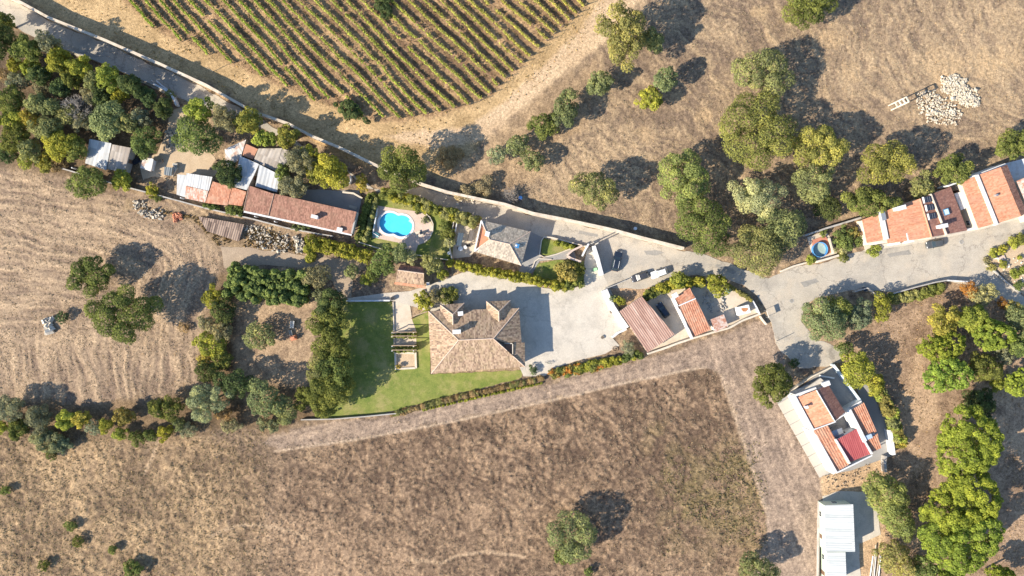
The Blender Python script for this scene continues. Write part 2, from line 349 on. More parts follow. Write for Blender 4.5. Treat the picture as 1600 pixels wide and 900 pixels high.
TARP = surf('tar_patch', (0.24, 0.225, 0.20), (0.31, 0.29, 0.26), 1.2, speck=.15)
for q_, lab in (((1006, 392, 1024, 390, 1038, 395, 1024, 399, 1010, 398), 'dark oil stained patch on the parking place'), ((1385, 396, 1420, 390, 1424, 396, 1390, 403), 'darker mended strip on the upper road'), ((1250, 440, 1275, 434, 1280, 441, 1256, 449), 'darker mended patch at the junction'), ((1120, 412, 1150, 424, 1146, 428, 1118, 416), 'darker mended strip on the road bend'), ((905, 360, 935, 366, 934, 371, 904, 365), 'darker mended strip by the long wall')):
    sheet('road_patch', PX(*q_), 0.036, TARP, 0.35, None, lab)
# ---------------------------------------------------------------- the ground: one displaced sheet, cut along the fields
STEP = 0.33; XR, YR = 141.0, 84.0
nx, ny = int(2 * XR / STEP) + 1, int(2 * YR / STEP) + 1
gx = np.linspace(-XR, XR, nx, dtype=np.float32); gy = np.linspace(-YR, YR, ny, dtype=np.float32)
X, Y = np.meshgrid(gx, gy)
N1 = fbm(X, Y, 9, 4, 1); N2 = fbm(X, Y, 2.2, 4, 5); N3 = fbm(X, Y, 1.0, 2, 9); NB = fbm(X, Y, 28, 3, 21); N4 = vnoise(X / .5, Y / .5, 15)
def streak(phi, psi, fp, fs, seed): return vnoise(phi / fp, psi / fs, seed) * 0.65 + vnoise(phi / (fp * 0.5), psi / (fs * 0.6), seed + 3) * 0.35
def lerp(a, b, t): return a + (b - a) * t
C = np.zeros((ny, nx, 3), np.float32); Z = np.zeros((ny, nx), np.float32); REG = np.zeros((ny, nx), np.int32)
def paint(poly, dark, light, tone, z, soft=0.8, jit=2.0, reg=0):
    global C, Z, REG
    d = sdf(poly, X, Y) + (N2 - 0.5) * jit * 1.6 + (N1 - 0.5) * jit
    w = sstep(-soft, soft, d)
    t = np.clip(tone, 0, 1)[..., None]
    C = lerp(C, np.array(dark, np.float32) * (1 - t) + np.array(light, np.float32) * t, w[..., None])
    Z = lerp(Z, z, w)
    if reg is not None: REG[d > 0] = reg
warp = (N1 - 0.5) * 9
# dry pasture, upper right: mowing streaks sweeping round
ang = R(38); u = X * math.cos(ang) + Y * math.sin(ang); v = -X * math.sin(ang) + Y * math.cos(ang)
st = streak(u + warp + (NB - .5) * 18, v, 0.62, 8, 2)
past_t = 0.40 + 0.5 * (N4 - .5) + 1.6 * (st - 0.5) + 1.0 * (NB - 0.5) + 0.9 * (N2 - 0.5)
C[:] = np.array((0.20, 0.155, 0.12)) * (1 - np.clip(past_t, 0, 1)[..., None]) + np.array((0.43, 0.335, 0.225)) * np.clip(past_t, 0, 1)[..., None]
Z[:] = 0.09 * (st - 0.5) + 0.1 * (N4 - .5) + 0.16 * (N2 - 0.5) + 0.22 * (N3 - .5)
# left field: furrows following its rim
lf = PX(-90, 258, 0, 262, 60, 268, 130, 285, 200, 303, 300, 335, 335, 380, 345, 420, 330, 470, 322, 560, 310, 610, 250, 625, 120, 632, -90, 628)
dl = sdf(PX(-300, 258, 0, 262, 60, 268, 130, 285, 200, 303, 300, 335, 335, 380, 345, 420, 330, 470, 322, 560, 310, 640, -300, 640), X, Y)
un = X * 0.97 + Y * 0.15
fur = streak(dl + (N1 - .5) * 3, X - Y, 0.75, 9, 4)
ver = streak(un + (N1 - .5) * 4, Y, 0.8, 8, 6)
kx = sstep(-8, 6, -(Y + 12) + (N1 - .5) * 10)
fs = lerp(fur, ver, kx)
lt = 0.55 + 1.5 * (fs - 0.5) + 0.8 * (N2 - 0.5) + 0.5 * (NB - .5)
paint(lf, (0.215, 0.165, 0.13), (0.46, 0.36, 0.255), lt, 0.24 * (fs - 0.5) + 0.12 * (N2 - 0.5) + 0.18 * (N3 - .5), 0.8, 1.5, 3)
# lower left meadow of straw and dark tufts
mt = 0.5 + 0.6 * (N4 - .5) + 0.9 * (N2 - 0.5) + 1.2 * (N1 - 0.5) + 0.7 * (N3 - 0.5)
md = PX(-90, 650, 100, 690, 300, 680, 400, 700, 420, 720, 400, 930, -90, 930)
paint(md, (0.155, 0.115, 0.083), (0.435, 0.325, 0.205), mt, 0.22 * (N2 - 0.5) + 0.42 * (N3 - 0.5), 3.0, 6.0, None)
# ploughed field with rills
rn = np.abs(vnoise(X / 4.2 + N1 * 3.5, Y / 7.0 + N2 * 1.2, 31) - 0.5) * 2
rn2 = np.abs(vnoise(X / 2.6 + N1 * 3, Y / 3.8 + N2, 33) - 0.5) * 2
rill = np.clip(1.25 - rn / 0.08, 0, 1) * 0.9 + np.clip(1.2 - rn2 / 0.11, 0, 1) * 0.6
up = sstep(-62, -28, Y) * sstep(-60, -20, X)
rill = rill * (0.25 + 0.9 * up)
pt = 0.50 + 0.75 * (N2 - 0.5) + 0.7 * (N1 - 0.5) + 1.1 * (N3 - 0.5) + 0.6 * (N4 - 0.5) + 0.9 * (NB - .5) - 0.6 * rill
pf = PX(395, 715, 440, 703, 560, 687, 700, 660, 850, 628, 960, 603, 1060, 582, 1105, 574, 1128, 590, 1150, 660, 1180, 745, 1196, 800, 1198, 840, 1165, 880, 1140, 930, 380, 930)
rgt = sstep(20, 55, X) * sstep(-70, -15, -Y - 45 + 0 * X)
paint(pf, (0.125, 0.09, 0.068), (0.375, 0.275, 0.19), pt, 0.14 * (N2 - 0.5) + 0.26 * (N3 - 0.5) + 0.16 * (N4 - .5) - 0.10 * rill, 0.5 + 14 * sstep(-34, -62, X), 1.2, 2)
# wandering erosion rills and two trodden paths
GR = np.random.default_rng(77)
def stamp(pts, wid, dcol, dz, mixv):
    global C, Z
    P = np.array(pts); x0, x1, y0, y1 = P[:, 0].min() - 2, P[:, 0].max() + 2, P[:, 1].min() - 2, P[:, 1].max() + 2
    i0, i1 = np.searchsorted(gx, [x0, x1]); j0, j1 = np.searchsorted(gy, [y0, y1])
    if i1 - i0 < 2 or j1 - j0 < 2: return
    xs, ys = X[j0:j1, i0:i1], Y[j0:j1, i0:i1]; d = np.full(xs.shape, 1e9, np.float32)
    for (ax, ay), (bx, by) in zip(pts[:-1], pts[1:]):
        ex, ey = bx - ax, by - ay; t = np.clip(((xs - ax) * ex + (ys - ay) * ey) / (ex * ex + ey * ey + 1e-9), 0, 1)
        d = np.minimum(d, (xs - ax - ex * t) ** 2 + (ys - ay - ey * t) ** 2)
    w = np.clip(1.3 - np.sqrt(d) / wid, 0, 1)
    C[j0:j1, i0:i1] = lerp(C[j0:j1, i0:i1], np.array(dcol, np.float32), (w * mixv)[..., None]); Z[j0:j1, i0:i1] += dz * w
for k in range(64):
    px0 = GR.uniform(440, 1110); top = np.interp(px0, [440, 560, 700, 850, 960, 1060, 1110], [706, 690, 664, 632, 607, 587, 580])
    x, y = W2(px0, top + abs(GR.normal()) * 50 + 3); a = R(GR.uniform(-75, -35)); pts = [(x, y)]
    for s_i in range(int(GR.uniform(6, 26))):
        a += GR.normal() * .33; a += (R(-52) - a) * .12; x += math.cos(a) * 1.2; y += math.sin(a) * 1.2; pts.append((x, y))
    stamp(pts, GR.uniform(.22, .4), (0.14, 0.10, 0.075), -.09, .7)
for pl in ([(330, 838), (350, 828), (378, 820), (420, 822), (455, 830), (480, 842)], [(640, 874), (690, 880), (715, 868), (760, 862), (820, 870)], [(225, 740), (238, 715), (246, 690)]):
    stamp([W2(*p) for p in pl], .45, (0.50, 0.385, 0.27), -.03, .7)
gw = PX(1030, 700, 1190, 690, 1200, 830, 1150, 870, 1040, 830)
dg = sdf(gw, X, Y); tw = 0.5 * sstep(-8, 8, dg + (N1 - .5) * 20) * sstep(0.42, 0.6, N2)
C = lerp(C, np.array((0.19, 0.165, 0.075), np.float32), tw[..., None])
# mown strip along the garden and down the right of the ploughed field
stt = 0.5 + 1.2 * (N3 - 0.5) + 0.5 * (N2 - 0.5) + 0.6 * (NB - .5)
la = R(13); su = -X * math.sin(la) + Y * math.cos(la)
ss = streak(su + (N1 - .5) * 1.5, X, 0.6, 14, 13)
ss = lerp(ss, streak(X * .93 + Y * .36 + (N1 - .5) * 2.5, Y, 0.7, 14, 17), sstep(36, 48, X))
stt = stt + 1.0 * (ss - 0.5)
s1 = PX(405, 695, 440, 672, 520, 660, 600, 652, 700, 630, 850, 602, 980, 568, 1040, 552, 1140, 520, 1190, 496, 1215, 520, 1226, 556, 1225, 600, 1216, 630, 1250, 690, 1285, 745, 1290, 780, 1280, 840, 1276, 930, 1160, 930, 1200, 840, 1196, 795, 1180, 745, 1150, 655, 1126, 585, 1104, 572, 1060, 580, 960, 601, 850, 626, 700, 658, 560, 685, 440, 701)
paint(s1, (0.225, 0.18, 0.15), (0.42, 0.335, 0.265), stt, 0.2 * (N3 - 0.5) + 0.05 * (ss - .5), 0.4, 1.0, 5)
stamp([W2(*p) for p in [(430, 705), (560, 686), (700, 660), (850, 628), (960, 602), (1060, 581), (1104, 573)]], .35, (0.54, 0.44, 0.34), .06, .6)
stamp([W2(*p) for p in [(1128, 588), (1150, 655), (1180, 745), (1198, 800)]], .6, (0.52, 0.42, 0.32), .03, .5)
# woodland floor, enclosure, right hand grove
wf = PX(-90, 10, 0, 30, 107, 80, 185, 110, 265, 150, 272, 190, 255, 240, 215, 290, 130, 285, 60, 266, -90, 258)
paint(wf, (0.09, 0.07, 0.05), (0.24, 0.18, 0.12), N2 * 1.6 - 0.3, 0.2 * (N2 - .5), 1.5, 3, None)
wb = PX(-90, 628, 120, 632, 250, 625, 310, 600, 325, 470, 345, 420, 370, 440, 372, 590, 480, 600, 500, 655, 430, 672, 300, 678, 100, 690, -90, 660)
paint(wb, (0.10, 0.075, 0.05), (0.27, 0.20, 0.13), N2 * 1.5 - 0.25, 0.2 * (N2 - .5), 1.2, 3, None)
en = PX(368, 470, 480, 468, 492, 480, 488, 560, 480, 605, 420, 600, 365, 585)
paint(en, (0.26, 0.195, 0.14), (0.50, 0.385, 0.265), 0.5 + 1.2 * (N2 - .5) + .8 * (N3 - .5), 0.08 * (N2 - .5), 1.0, 2, None)
rg = PX(1390, 470, 1470, 455, 1520, 440, 1690, 560, 1690, 930, 1370, 930, 1372, 780, 1400, 720, 1410, 640, 1375, 580, 1320, 540, 1340, 500)
paint(rg, (0.20, 0.145, 0.105), (0.44, 0.33, 0.235), 0.45 + 1.0 * (N2 - .5) + 1.2 * (N1 - .5) + .6 * (N3 - .5), 0.14 * (N2 - .5), 1.2, 2.5, None)
for q in (PX(1425, 560, 1440, 530, 1455, 600, 1470, 650, 1420, 700, 1408, 660), PX(1540, 650, 1560, 640, 1600, 690, 1640, 750, 1580, 720), PX(1520, 590, 1640, 610, 1600, 640, 1530, 625)):
    paint(q, (0.36, 0.26, 0.18), (0.52, 0.40, 0.28), N2, 0.05 * (N2 - .5), 1.0, 2.5, None)
for q in (PX(1283, 746, 1330, 737, 1388, 712, 1384, 742, 1350, 768, 1288, 778), PX(1338, 846, 1380, 828, 1374, 930, 1342, 930)):
    paint(q, (0.40, 0.29, 0.19), (0.58, 0.44, 0.29), 0.5 + 1.6 * (N2 - .5), 0.12 * (N2 - .5), .6, 1.2, None)
hb = PX(200, 318, 330, 340, 480, 372, 480, 398, 420, 400, 340, 385, 300, 345, 200, 322)
paint(hb, (0.17, 0.13, 0.095), (0.40, 0.31, 0.2), 0.4 + 1.4 * (N2 - .5), 0.2 * (N2 - .5), 1.0, 2, None)
hs = PX(950, 445, 1010, 440, 1060, 430, 1075, 445, 1010, 470, 975, 490)
paint(hs, (0.36, 0.26, 0.18), (0.52, 0.39, 0.27), N2 * 1.4 - .2, 0.06 * (N2 - .5), 0.6, 1, None)
# verge and vineyard
vg = PX(-60, -60, 30, 0, 160, 60, 330, 133, 440, 190, 560, 262, 600, 262, 700, 285, 745, 260, 760, 200, 860, 120, 1000, -10, 1000, -60)
vt = 0.55 + 1.1 * (N2 - .5) + 1.0 * (N1 - .5)
paint(vg, (0.33, 0.24, 0.13), (0.58, 0.435, 0.25), vt, 0.1 * (N2 - .5), 0.8, 1.5, 1)
vn = PX(170, -60, 200, 8, 241, 44, 322, 83, 403, 118, 484, 154, 586, 190, 636, 188, 700, 176, 764, 150, 835, 84, 905, 20, 960, -60)
vs = streak(X * math.cos(R(46)) + Y * math.sin(R(46)), X * math.sin(R(46)) - Y * math.cos(R(46)), 0.7, 9, 41)
paint(vn, (0.20, 0.135, 0.088), (0.52, 0.365, 0.215), 0.46 + 0.6 * (N4 - .5) + 1.2 * (vs - .5) + .8 * (N2 - .5) + 0.5 * (NB - .5), 0.1 * (vs - .5) + .08 * (N2 - .5), 1.0, 1.5, 1)
rv = PX(690, 285, 760, 215, 800, 180, 870, 125, 930, 90, 940, 160, 900, 200, 830, 290, 760, 300)
paint(rv, (0.22, 0.165, 0.115), (0.46, 0.35, 0.23), 0.5 + 1.5 * (N2 - .5) + .5 * (N3 - .5), 0.3 * (N2 - .5), 1.5, 3, None)
tr = PX(985, -60, 1000, -10, 960, 45, 915, 90, 860, 130, 815, 170, 770, 208, 745, 222, 690, 232, 640, 228, 600, 212, 640, 205, 690, 205, 740, 192, 790, 160, 840, 112, 890, 62, 935, 10, 945, -60)
tk = streak((X + Y) * 0.707 + (N1 - .5) * 2, (X - Y) * .707, 14, 0.6, 51)
paint(tr, (0.47, 0.35, 0.23), (0.62, 0.49, 0.34), 0.5 + 0.9 * (N2 - .5) + 1.0 * (N1 - .5), 0.05 * (N2 - .5), 0.8, 1.2, 4)
# small stone-strewn pale patches in the pasture
for cx, cy, r in ((1300, 60, 24), (1330, 120, 20), (1480, 110, 38), (1540, 100, 30), (1060, 150, 14), (1100, 180, 16), (1010, 210, 20), (1580, 90, 25), (1190, 20, 14)):
    d = np.hypot(X - W(cx, cy)[0], Y - W(cx, cy)[1]) / (r / S) + (N2 - .5) * 1.8
    C = lerp(C, np.array((0.50, 0.38, 0.24), np.float32), (0.65 * sstep(1.1, 0.3, d))[..., None])
# flatten under the sheets and towards the rim
flat = np.zeros_like(X)
for nm, poly, *_ in SHEETS: flat = np.maximum(flat, sstep(-0.9, 0.0, sdf(poly, X, Y)))
Z = Z * (1 - flat) - 0.06 * flat
rim = np.minimum(sstep(XR, XR - 4, np.abs(X)), sstep(YR, YR - 4, np.abs(Y))); Z *= rim
keep = sdf([(p[0], p[1]) for p in pool], X, Y) < -0.0
idx = np.arange(nx * ny).reshape(ny, nx)
F = np.stack([idx[:-1, :-1], idx[:-1, 1:], idx[1:, 1:], idx[1:, :-1]], -1).reshape(-1, 4)
FR = REG[:-1, :-1].reshape(-1); FK = keep[:-1, :-1].reshape(-1) & keep[1:, 1:].reshape(-1) & keep[:-1, 1:].reshape(-1) & keep[1:, :-1].reshape(-1)
C *= np.array((0.985, 0.905, 0.82), np.float32)
PV = np.stack([X, Y, Z], -1).reshape(-1, 3); PC = C.reshape(-1, 3)
NAMES = {0: ('ground', 'dry pasture and yards of the hamlet'), 1: ('vineyard_ground', 'golden soil of the vineyard and its verge'), 2: ('ploughed_field', 'rough brown ploughed field'),
         3: ('stubble_field', 'pale stubble field with furrows'), 4: ('dirt_track', 'sandy farm track beside the vineyard'), 5: ('mown_strip', 'mown strip round the ploughed field')}
for k, (nm, lab) in NAMES.items():
    f = F[(FR == k) & FK]; used, inv = np.unique(f, return_inverse=True)
    o = np_mesh(nm, PV[used], inv.reshape(-1, 4), EARTH, col=PC[used]); tag(o, lab, kind='structure')
# the land beyond the picture, out to the horizon
mb = MB(); B = 3000.0
mb.add([(-B, -B, 0), (B, -B, 0), (B, B, 0), (-B, B, 0), (-XR, -YR, 0), (XR, -YR, 0), (XR, YR, 0), (-XR, YR, 0)], [(0, 1, 5, 4), (1, 2, 6, 5), (2, 3, 7, 6), (3, 0, 4, 7)])
FAR = surf('far_fields', (0.25, 0.195, 0.14), (0.38, 0.29, 0.2), 0.05)
tag(mb.build('far_ground', FAR), 'dry fields beyond the hamlet', kind='structure')
def build_sheet(nm, poly, z, mat, jit, hole, lab):
    p = jag(poly, jit); loops = [[Vector((a, b, 0)) for a, b in p]]
    if hole: loops.append([Vector((a, b, 0)) for a, b in hole])
    allp = [v for lp in loops for v in lp]
    tri = geometry.tessellate_polygon(loops)
    m = MB(); n = len(p)
    vs = [(v.x, v.y, z) for v in allp] + [(a, b, -0.15) for a, b in p]
    m.add(vs, [tuple(t) for t in tri] + [(i, (i + 1) % n, len(allp) + (i + 1) % n, len(allp) + i) for i in range(n)])
    return tag(m.build(nm, mat), lab, kind='structure')
for s_ in SHEETS: build_sheet(*s_)
# ---------------------------------------------------------------- plants
KC = {'olim': (0.185, 0.192, 0.062), 'olive': (0.162, 0.175, 0.08), 'oak': (0.118, 0.138, 0.045), 'dark': (0.075, 0.098, 0.042), 'lime': (0.205, 0.215, 0.045), 'pine': (0.172, 0.215, 0.042),
      'yellow': (0.25, 0.225, 0.055), 'grey': (0.18, 0.18, 0.115), 'pale': (0.24, 0.25, 0.14), 'rust': (0.30, 0.145, 0.04), 'brown': (0.20, 0.15, 0.085), 'blue': (0.15, 0.17, 0.105), 'straw': (0.24, 0.19, 0.115), 'gold': (0.215, 0.19, 0.068)}
def leaves(lobes, n, leaf, g, up=0.3, thin=0.62):
    L = np.asarray(lobes, np.float64); k = len(L)
    wt = (L[:, 3] * L[:, 4] * L[:, 5]) ** (2 / 3); wt /= wt.sum()
    li = g.choice(k, n, p=wt)
    d = g.normal(size=(n, 3)); d[:, 2] = d[:, 2] * 0.9 + 0.42; d /= np.linalg.norm(d, axis=1)[:, None]
    rr = g.uniform(0.72, 1.08, n)
    P = L[li, :3] + d * L[li, 3:6] * rr[:, None]
    inside = np.zeros(n, bool)
    for j in range(k):
        q = (P - L[j, :3]) / (L[j, 3:6] * 0.80); inside |= ((q * q).sum(1) < 1) & (li != j)
    P = P[~inside]; d = d[~inside]; li = li[~inside]; n = len(P)
    P[:, 2] = np.maximum(P[:, 2], 0.06)
    nn = d * 1.0 + g.normal(size=(n, 3)) * 0.5; nn[:, 2] += up; nn /= np.linalg.norm(nn, axis=1)[:, None]
    t = np.cross(nn, g.normal(size=(n, 3))); t /= np.linalg.norm(t, axis=1)[:, None]; b = np.cross(nn, t)
    sz = leaf * g.uniform(0.45, 1.5, n)[:, None]
    a, c = t * sz * 0.5, b * sz * 0.5 * thin
    V = np.stack([P - a - c * .6, P + a - c, P + a * .7 + c, P - a + c * .8], 1).reshape(-1, 3)
    lt = g.uniform(0.2, 0.72, k)
    tone = np.clip(lt[li] + g.normal(0, 0.16, n), 0, 1)
    return V, np.arange(n * 4).reshape(n, 4), tone
STYLE = {  # lobes, lobe size, squash, crown height share, leaf size, density
    'olive': (15, 0.38, 0.85, 0.40, 0.40, 150), 'olim': (17, 0.36, 0.85, 0.42, 0.40, 155), 'oak': (18, 0.36, 0.8, 0.42, 0.40, 165), 'dark': (16, 0.36, 0.85, 0.42, 0.38, 165), 'lime': (14, 0.38, 0.85, 0.42, 0.42, 155),
    'pine': (120, 0.105, 0.75, 0.30, 0.40, 220), 'yellow': (14, 0.36, 0.8, 0.42, 0.42, 140), 'grey': (16, 0.34, 0.8, 0.42, 0.34, 150), 'pale': (16, 0.34, 0.8, 0.42, 0.34, 150), 'rust': (10, 0.4, 0.8, 0.45, 0.36, 130),
    'brown': (12, 0.38, 0.8, 0.45, 0.36, 130), 'blue': (18, 0.3, 0.8, 0.42, 0.4, 140), 'straw': (10, 0.4, 0.7, 0.5, 0.32, 150), 'gold': (22, 0.32, 0.85, 0.40, 0.42, 120)}
NPLANT = [0]
def jcol(kind, g, amt=0.16):
    c = np.array(KC[kind]) * np.array((1.62, 1.55, 1.5)); b = g.uniform(1 - amt, 1 + amt); h = g.uniform(-0.10, 0.10)
    return (c[0] * b * (1 + h), c[1] * b, c[2] * b * (1 - h), 1.0)
def plant(name, cat, px, py, rpx, h, kind, label, ry=None, rot=0.0, group=None, leaf=None, bush=False):
    NPLANT[0] += 1; g = np.random.default_rng(1000 + NPLANT[0])
    m, ls, sq, share, lf, dens = STYLE[kind]
    zc = h * 0.55; k = (H - zc) / H / S
    x, y, _ = W(px, py, zc); rx = rpx * k * 1.08; ry_ = (ry if ry else rpx) * k * 1.08
    rz = h * (0.5 if bush else share); cz = h - rz
    if bush: m = max(6, int(m * 0.7))
    m = int(m * 1.5) if kind != 'pine' else m; ls = ls * (0.80 if kind != 'pine' else 1.0)
    lobes = [(0, 0, cz - rz * .12, rx * 0.58, ry_ * 0.58, rz * 0.66)]
    f1, f2 = g.uniform(0, 6.28, 2)
    for i in range(m):
        az = i * 2.39996 + g.uniform(-0.5, 0.5); el = (i + 0.5) / m * 1.15 - 0.18 + g.uniform(-.06, .06); el = min(el, 0.97)
        cr = math.sqrt(max(0, 1 - el * el)); s = ls * (g.uniform(0.66, 1.32) if kind != 'pine' else g.uniform(.6, 1.7)); o = (1 + .15 * math.sin(2 * az + f1) + .10 * math.sin(3 * az + f2)) * (1 - s * 0.80) * (g.uniform(0.74, 1.12) if kind != 'pine' else g.uniform(.90, 1.06))
        r = s * min(rx, ry_) * 0.5 + s * 0.5 * math.sqrt(rx * ry_)
        lobes.append((math.cos(az) * cr * rx * o, math.sin(az) * cr * ry_ * o, cz + el * rz * o, r, r, max(r * sq * 0.85, rz * ls * 0.6)))
    n = int(2.3 * dens * (rx * ry_) * (0.75 + 0.5 * rz / max(rx, ry_))) + 60
    lf = leaf or 0.78 * lf * (0.8 if rx < 2.2 else 1.0)
    V, Fq, tone = leaves(lobes, n, lf, g)
    cs, sn = math.cos(rot), math.sin(rot)
    V = np.stack([V[:, 0] * cs - V[:, 1] * sn, V[:, 0] * sn + V[:, 1] * cs, V[:, 2]], 1)
    root = empty(name, (x, y, 0), label, cat, group)
    o = np_mesh('foliage' if bush else 'crown', V, Fq, LEAF, tone=tone, parent=root, local=True); o.color = jcol(kind, g)
    mb = MB(); tr = max(0.05, 0.035 * h)
    if bush:
        for i in range(4):
            a = g.uniform(0, 6.28); mb.tube((0, 0, -0.1), (math.cos(a) * rx * .4, math.sin(a) * ry_ * .4, cz), tr * .7, tr * .3, 5)
        w = MBlocal(mb, 'stem', BARK, root)
    else:
        top = (g.normal() * .2, g.normal() * .2, cz * 0.72); mb.tube((0, 0, -0.2), top, tr * 1.25, tr * .85, 7)
        w = MBlocal(mb, 'trunk', BARK, root)
        mb = MB()
        for i in range(5):
            q = lobes[1 + (i * 3) % (len(lobes) - 1)]
            cx, cy = q[0] * cs - q[1] * sn, q[0] * sn + q[1] * cs
            mb.tube((top[0], top[1], top[2] - 0.15), (cx * .85, cy * .85, max(q[2] - .1, top[2] + .3)), tr * .6, tr * .2, 5)
        MBlocal(mb, 'limbs', BARK, w)
    return root
def MBlocal(mb, name, mat, parent, smooth=False):
    me = bpy.data.meshes.new(name); me.from_pydata(mb.v, [], mb.f); me.materials.append(mat)
    if mb.uv:
        ul = me.uv_layers.new(name='UVMap')
        for fi, uvs in mb.uv.items():
            for k, li in enumerate(me.polygons[fi].loop_indices): ul.data[li].uv = uvs[k]
    o = bpy.data.objects.new(name, me); COL.objects.link(o); o.parent = parent; return o
def hedge(pts, wpx, h, kind, label, name='hedge', cat='hedge', step=0.55, spiky=0.0, leaf=0.34, dens=95, group=None, mix=None):
    NPLANT[0] += 1; g = np.random.default_rng(1000 + NPLANT[0])
    P = [Vector(W(a, b, h * .6)) for a, b in pts]; wd = wpx / S / 2
    ox, oy = P[len(P) // 2].x, P[len(P) // 2].y; lobes = []; A = 0
    for a, b in zip(P[:-1], P[1:]):
        d = (b - a); L = math.hypot(d.x, d.y); k = max(1, int(L / step)); nx_, ny_ = -d.y / L, d.x / L; A += L * wd * 2
        for i in range(k):
            ns = max(1, int(round(wd / .6))); 
            for si in range(ns):
                side = (si + .5) / ns * 2 - 1 if ns > 1 else 0
                t = (i + g.uniform(0, 1)) / k; s = (side * .8 + g.uniform(-.2, .2)) * wd
                r = min(wd, 1.25) * (g.uniform(0.6, 1.15) if ns == 1 else g.uniform(0.35, 0.95)); hh = h * g.uniform(0.62, 1.08)
                x, y = a.x + d.x * t + nx_ * s - ox, a.y + d.y * t + ny_ * s - oy
                rz = hh * .5
                lobes.append((x, y, hh - rz, r, r, rz))
                if spiky: lobes.append((x, y, hh * .9, r * .45, r * .45, hh * spiky))
    n = int(1.5 * A * dens * (1 + 0.35 * h / max(wd, .4))) + 40
    V, Fq, tone = leaves(lobes, n, leaf, g, up=0.25)
    root = empty(name, (ox, oy, 0), label, cat, group)
    if mix:
        kk = len(mix); part = (vnoise(V[::4, 0] / 2.0 + 50, V[::4, 1] / 2.0 + 50, NPLANT[0]) * 1.6 - 0.3) * kk
        part = np.clip(part.astype(int), 0, kk - 1)
        for j, kd in enumerate(mix):
            sel = part == j
            if sel.sum() < 3: continue
            Vs = V.reshape(-1, 4, 3)[sel].reshape(-1, 3)
            o = np_mesh('foliage', Vs, np.arange(len(Vs)).reshape(-1, 4), LEAF, tone=tone[sel], parent=root, local=True); o.color = jcol(kd, g)
    else:
        o = np_mesh('foliage', V, Fq, LEAF, tone=tone, parent=root, local=True); o.color = jcol(kind, g)
    mb = MB()
    for i in range(0, len(lobes), 3): q = lobes[i]; mb.tube((q[0], q[1], -.1), (q[0], q[1], h * .5), .05, .03, 5)
    MBlocal(mb, 'stems', BARK, root)
    return root
def bare_plant(name, cat, px, py, rpx, h, label, n=60, mat=TWIG):
    NPLANT[0] += 1; g = np.random.default_rng(1000 + NPLANT[0])
    x, y, _ = W(px, py, h * .5); r = rpx / S
    root = empty(name, (x, y, 0), label, cat); mb = MB(); mb.tube((0, 0, -.2), (0, 0, h * .4), .2, .13, 6); MBlocal(mb, 'trunk', mat, root)
    mb = MB()
    for i in range(n):
        a = g.uniform(0, 6.28); q = math.sqrt(g.uniform(.05, 1)); e = Vector((math.cos(a) * r * q, math.sin(a) * r * q, h * (1 - .45 * q * q) * g.uniform(.8, 1)))
        s = Vector((0, 0, h * g.uniform(.15, .4))); m = s.lerp(e, .55) + Vector((g.normal() * .25, g.normal() * .25, g.normal() * .25))
        mb.tube(s, m, .07, .05, 4); mb.tube(m, e, .05, .025, 4)
        for j in range(4):
            f = m.lerp(e, g.uniform(.2, .9)); mb.tube(f, f + Vector((g.normal() * .5, g.normal() * .5, abs(g.normal()) * .3)), .035, .015, 3)
    MBlocal(mb, 'branches', mat, root); return root

UF = 'trees in the upper pasture'
T = lambda *a, **k: plant('tree', 'tree', *a, **k)
B_ = lambda *a, **k: plant('bush', 'bush', *a, bush=True, **k)
T(972, 58, 36, 13, 'gold', 'tall yellowing loose-crowned tree where the sandy track leaves the frame', ry=46, group=UF)
T(1018, 66, 18, 8, 'olive', 'small green tree tucked against the tall yellowing tree', group=UF)
T(1262, 6, 36, 10, 'oak', 'green tree cut off by the top edge of the photo', group=UF)
T(935, 132, 19, 6, 'olive', 'round pale green tree alone below the tall yellowing tree', group=UF)
T(1037, 126, 19, 7.5, 'olive', 'green tree forming the upper half of a leaning pair in mid pasture', group=UF)
T(1014, 156, 19, 5.5, 'lime', 'yellower lower half of the leaning pair in mid pasture', group=UF)
T(883, 170, 17, 7, 'olive', 'pale green tree at the top of the clump along the track bank', ry=34, group=UF)
T(850, 197, 21, 5.5, 'oak', 'deep green tree at the left of the clump along the track bank', group=UF)
T(808, 228, 18, 5, 'olive', 'olive green shrubby tree uphill of the dry bramble bank', group=UF)
T(778, 242, 15, 4, 'pale', 'pale low tree at the lower left end of the track bank clump', group=UF)
T(831, 252, 17, 5, 'olive', 'small round tree just below the track bank clump', group=UF)
T(930, 297, 34, 9, 'olive', 'broad grey-green olive tree north of the parked cars wall', ry=30, group=UF)
T(1068, 280, 43, 9.5, 'olim', 'large round yellow-green tree in the middle of the lower pasture', ry=38, group=UF)
T(1190, 115, 43, 9.5, 'olive', 'green crown just above the biggest yellow-green tree', ry=36, group=UF)
T(1180, 206, 54, 10, 'olim', 'biggest yellow-green tree of the pasture with a lumpy crown', ry=60, group=UF)
T(1277, 230, 38, 10, 'olim', 'olive green tree, upper of the stacked pair north of the round pool', ry=32, group=UF)
T(1267, 285, 32, 8, 'olive', 'paler lower tree of the stacked pair north of the round pool', ry=30, group=UF)
T(1290, 322, 22, 4, 'dark', 'dark shaded shrub tree behind the round pool terrace', group=UF)
T(1380, 255, 37, 10, 'olim', 'round yellow-green tree below the rubble heaps', ry=34, group=UF)
T(1098, 355, 42, 9, 'oak', 'deep green tree at the end of the long road wall', ry=42, group=UF)
T(1180, 308, 38, 8.5, 'pale', 'pale grey-green olive tree right of the deep green wall-end tree', ry=32, group=UF)
T(1220, 355, 36, 8, 'olive', 'olive tree merging with the pale olive, nearest the junction', ry=34, group=UF)
T(1180, 390, 44, 8.5, 'olive', 'low broad olive tree overhanging the road bend', ry=38, group=UF)
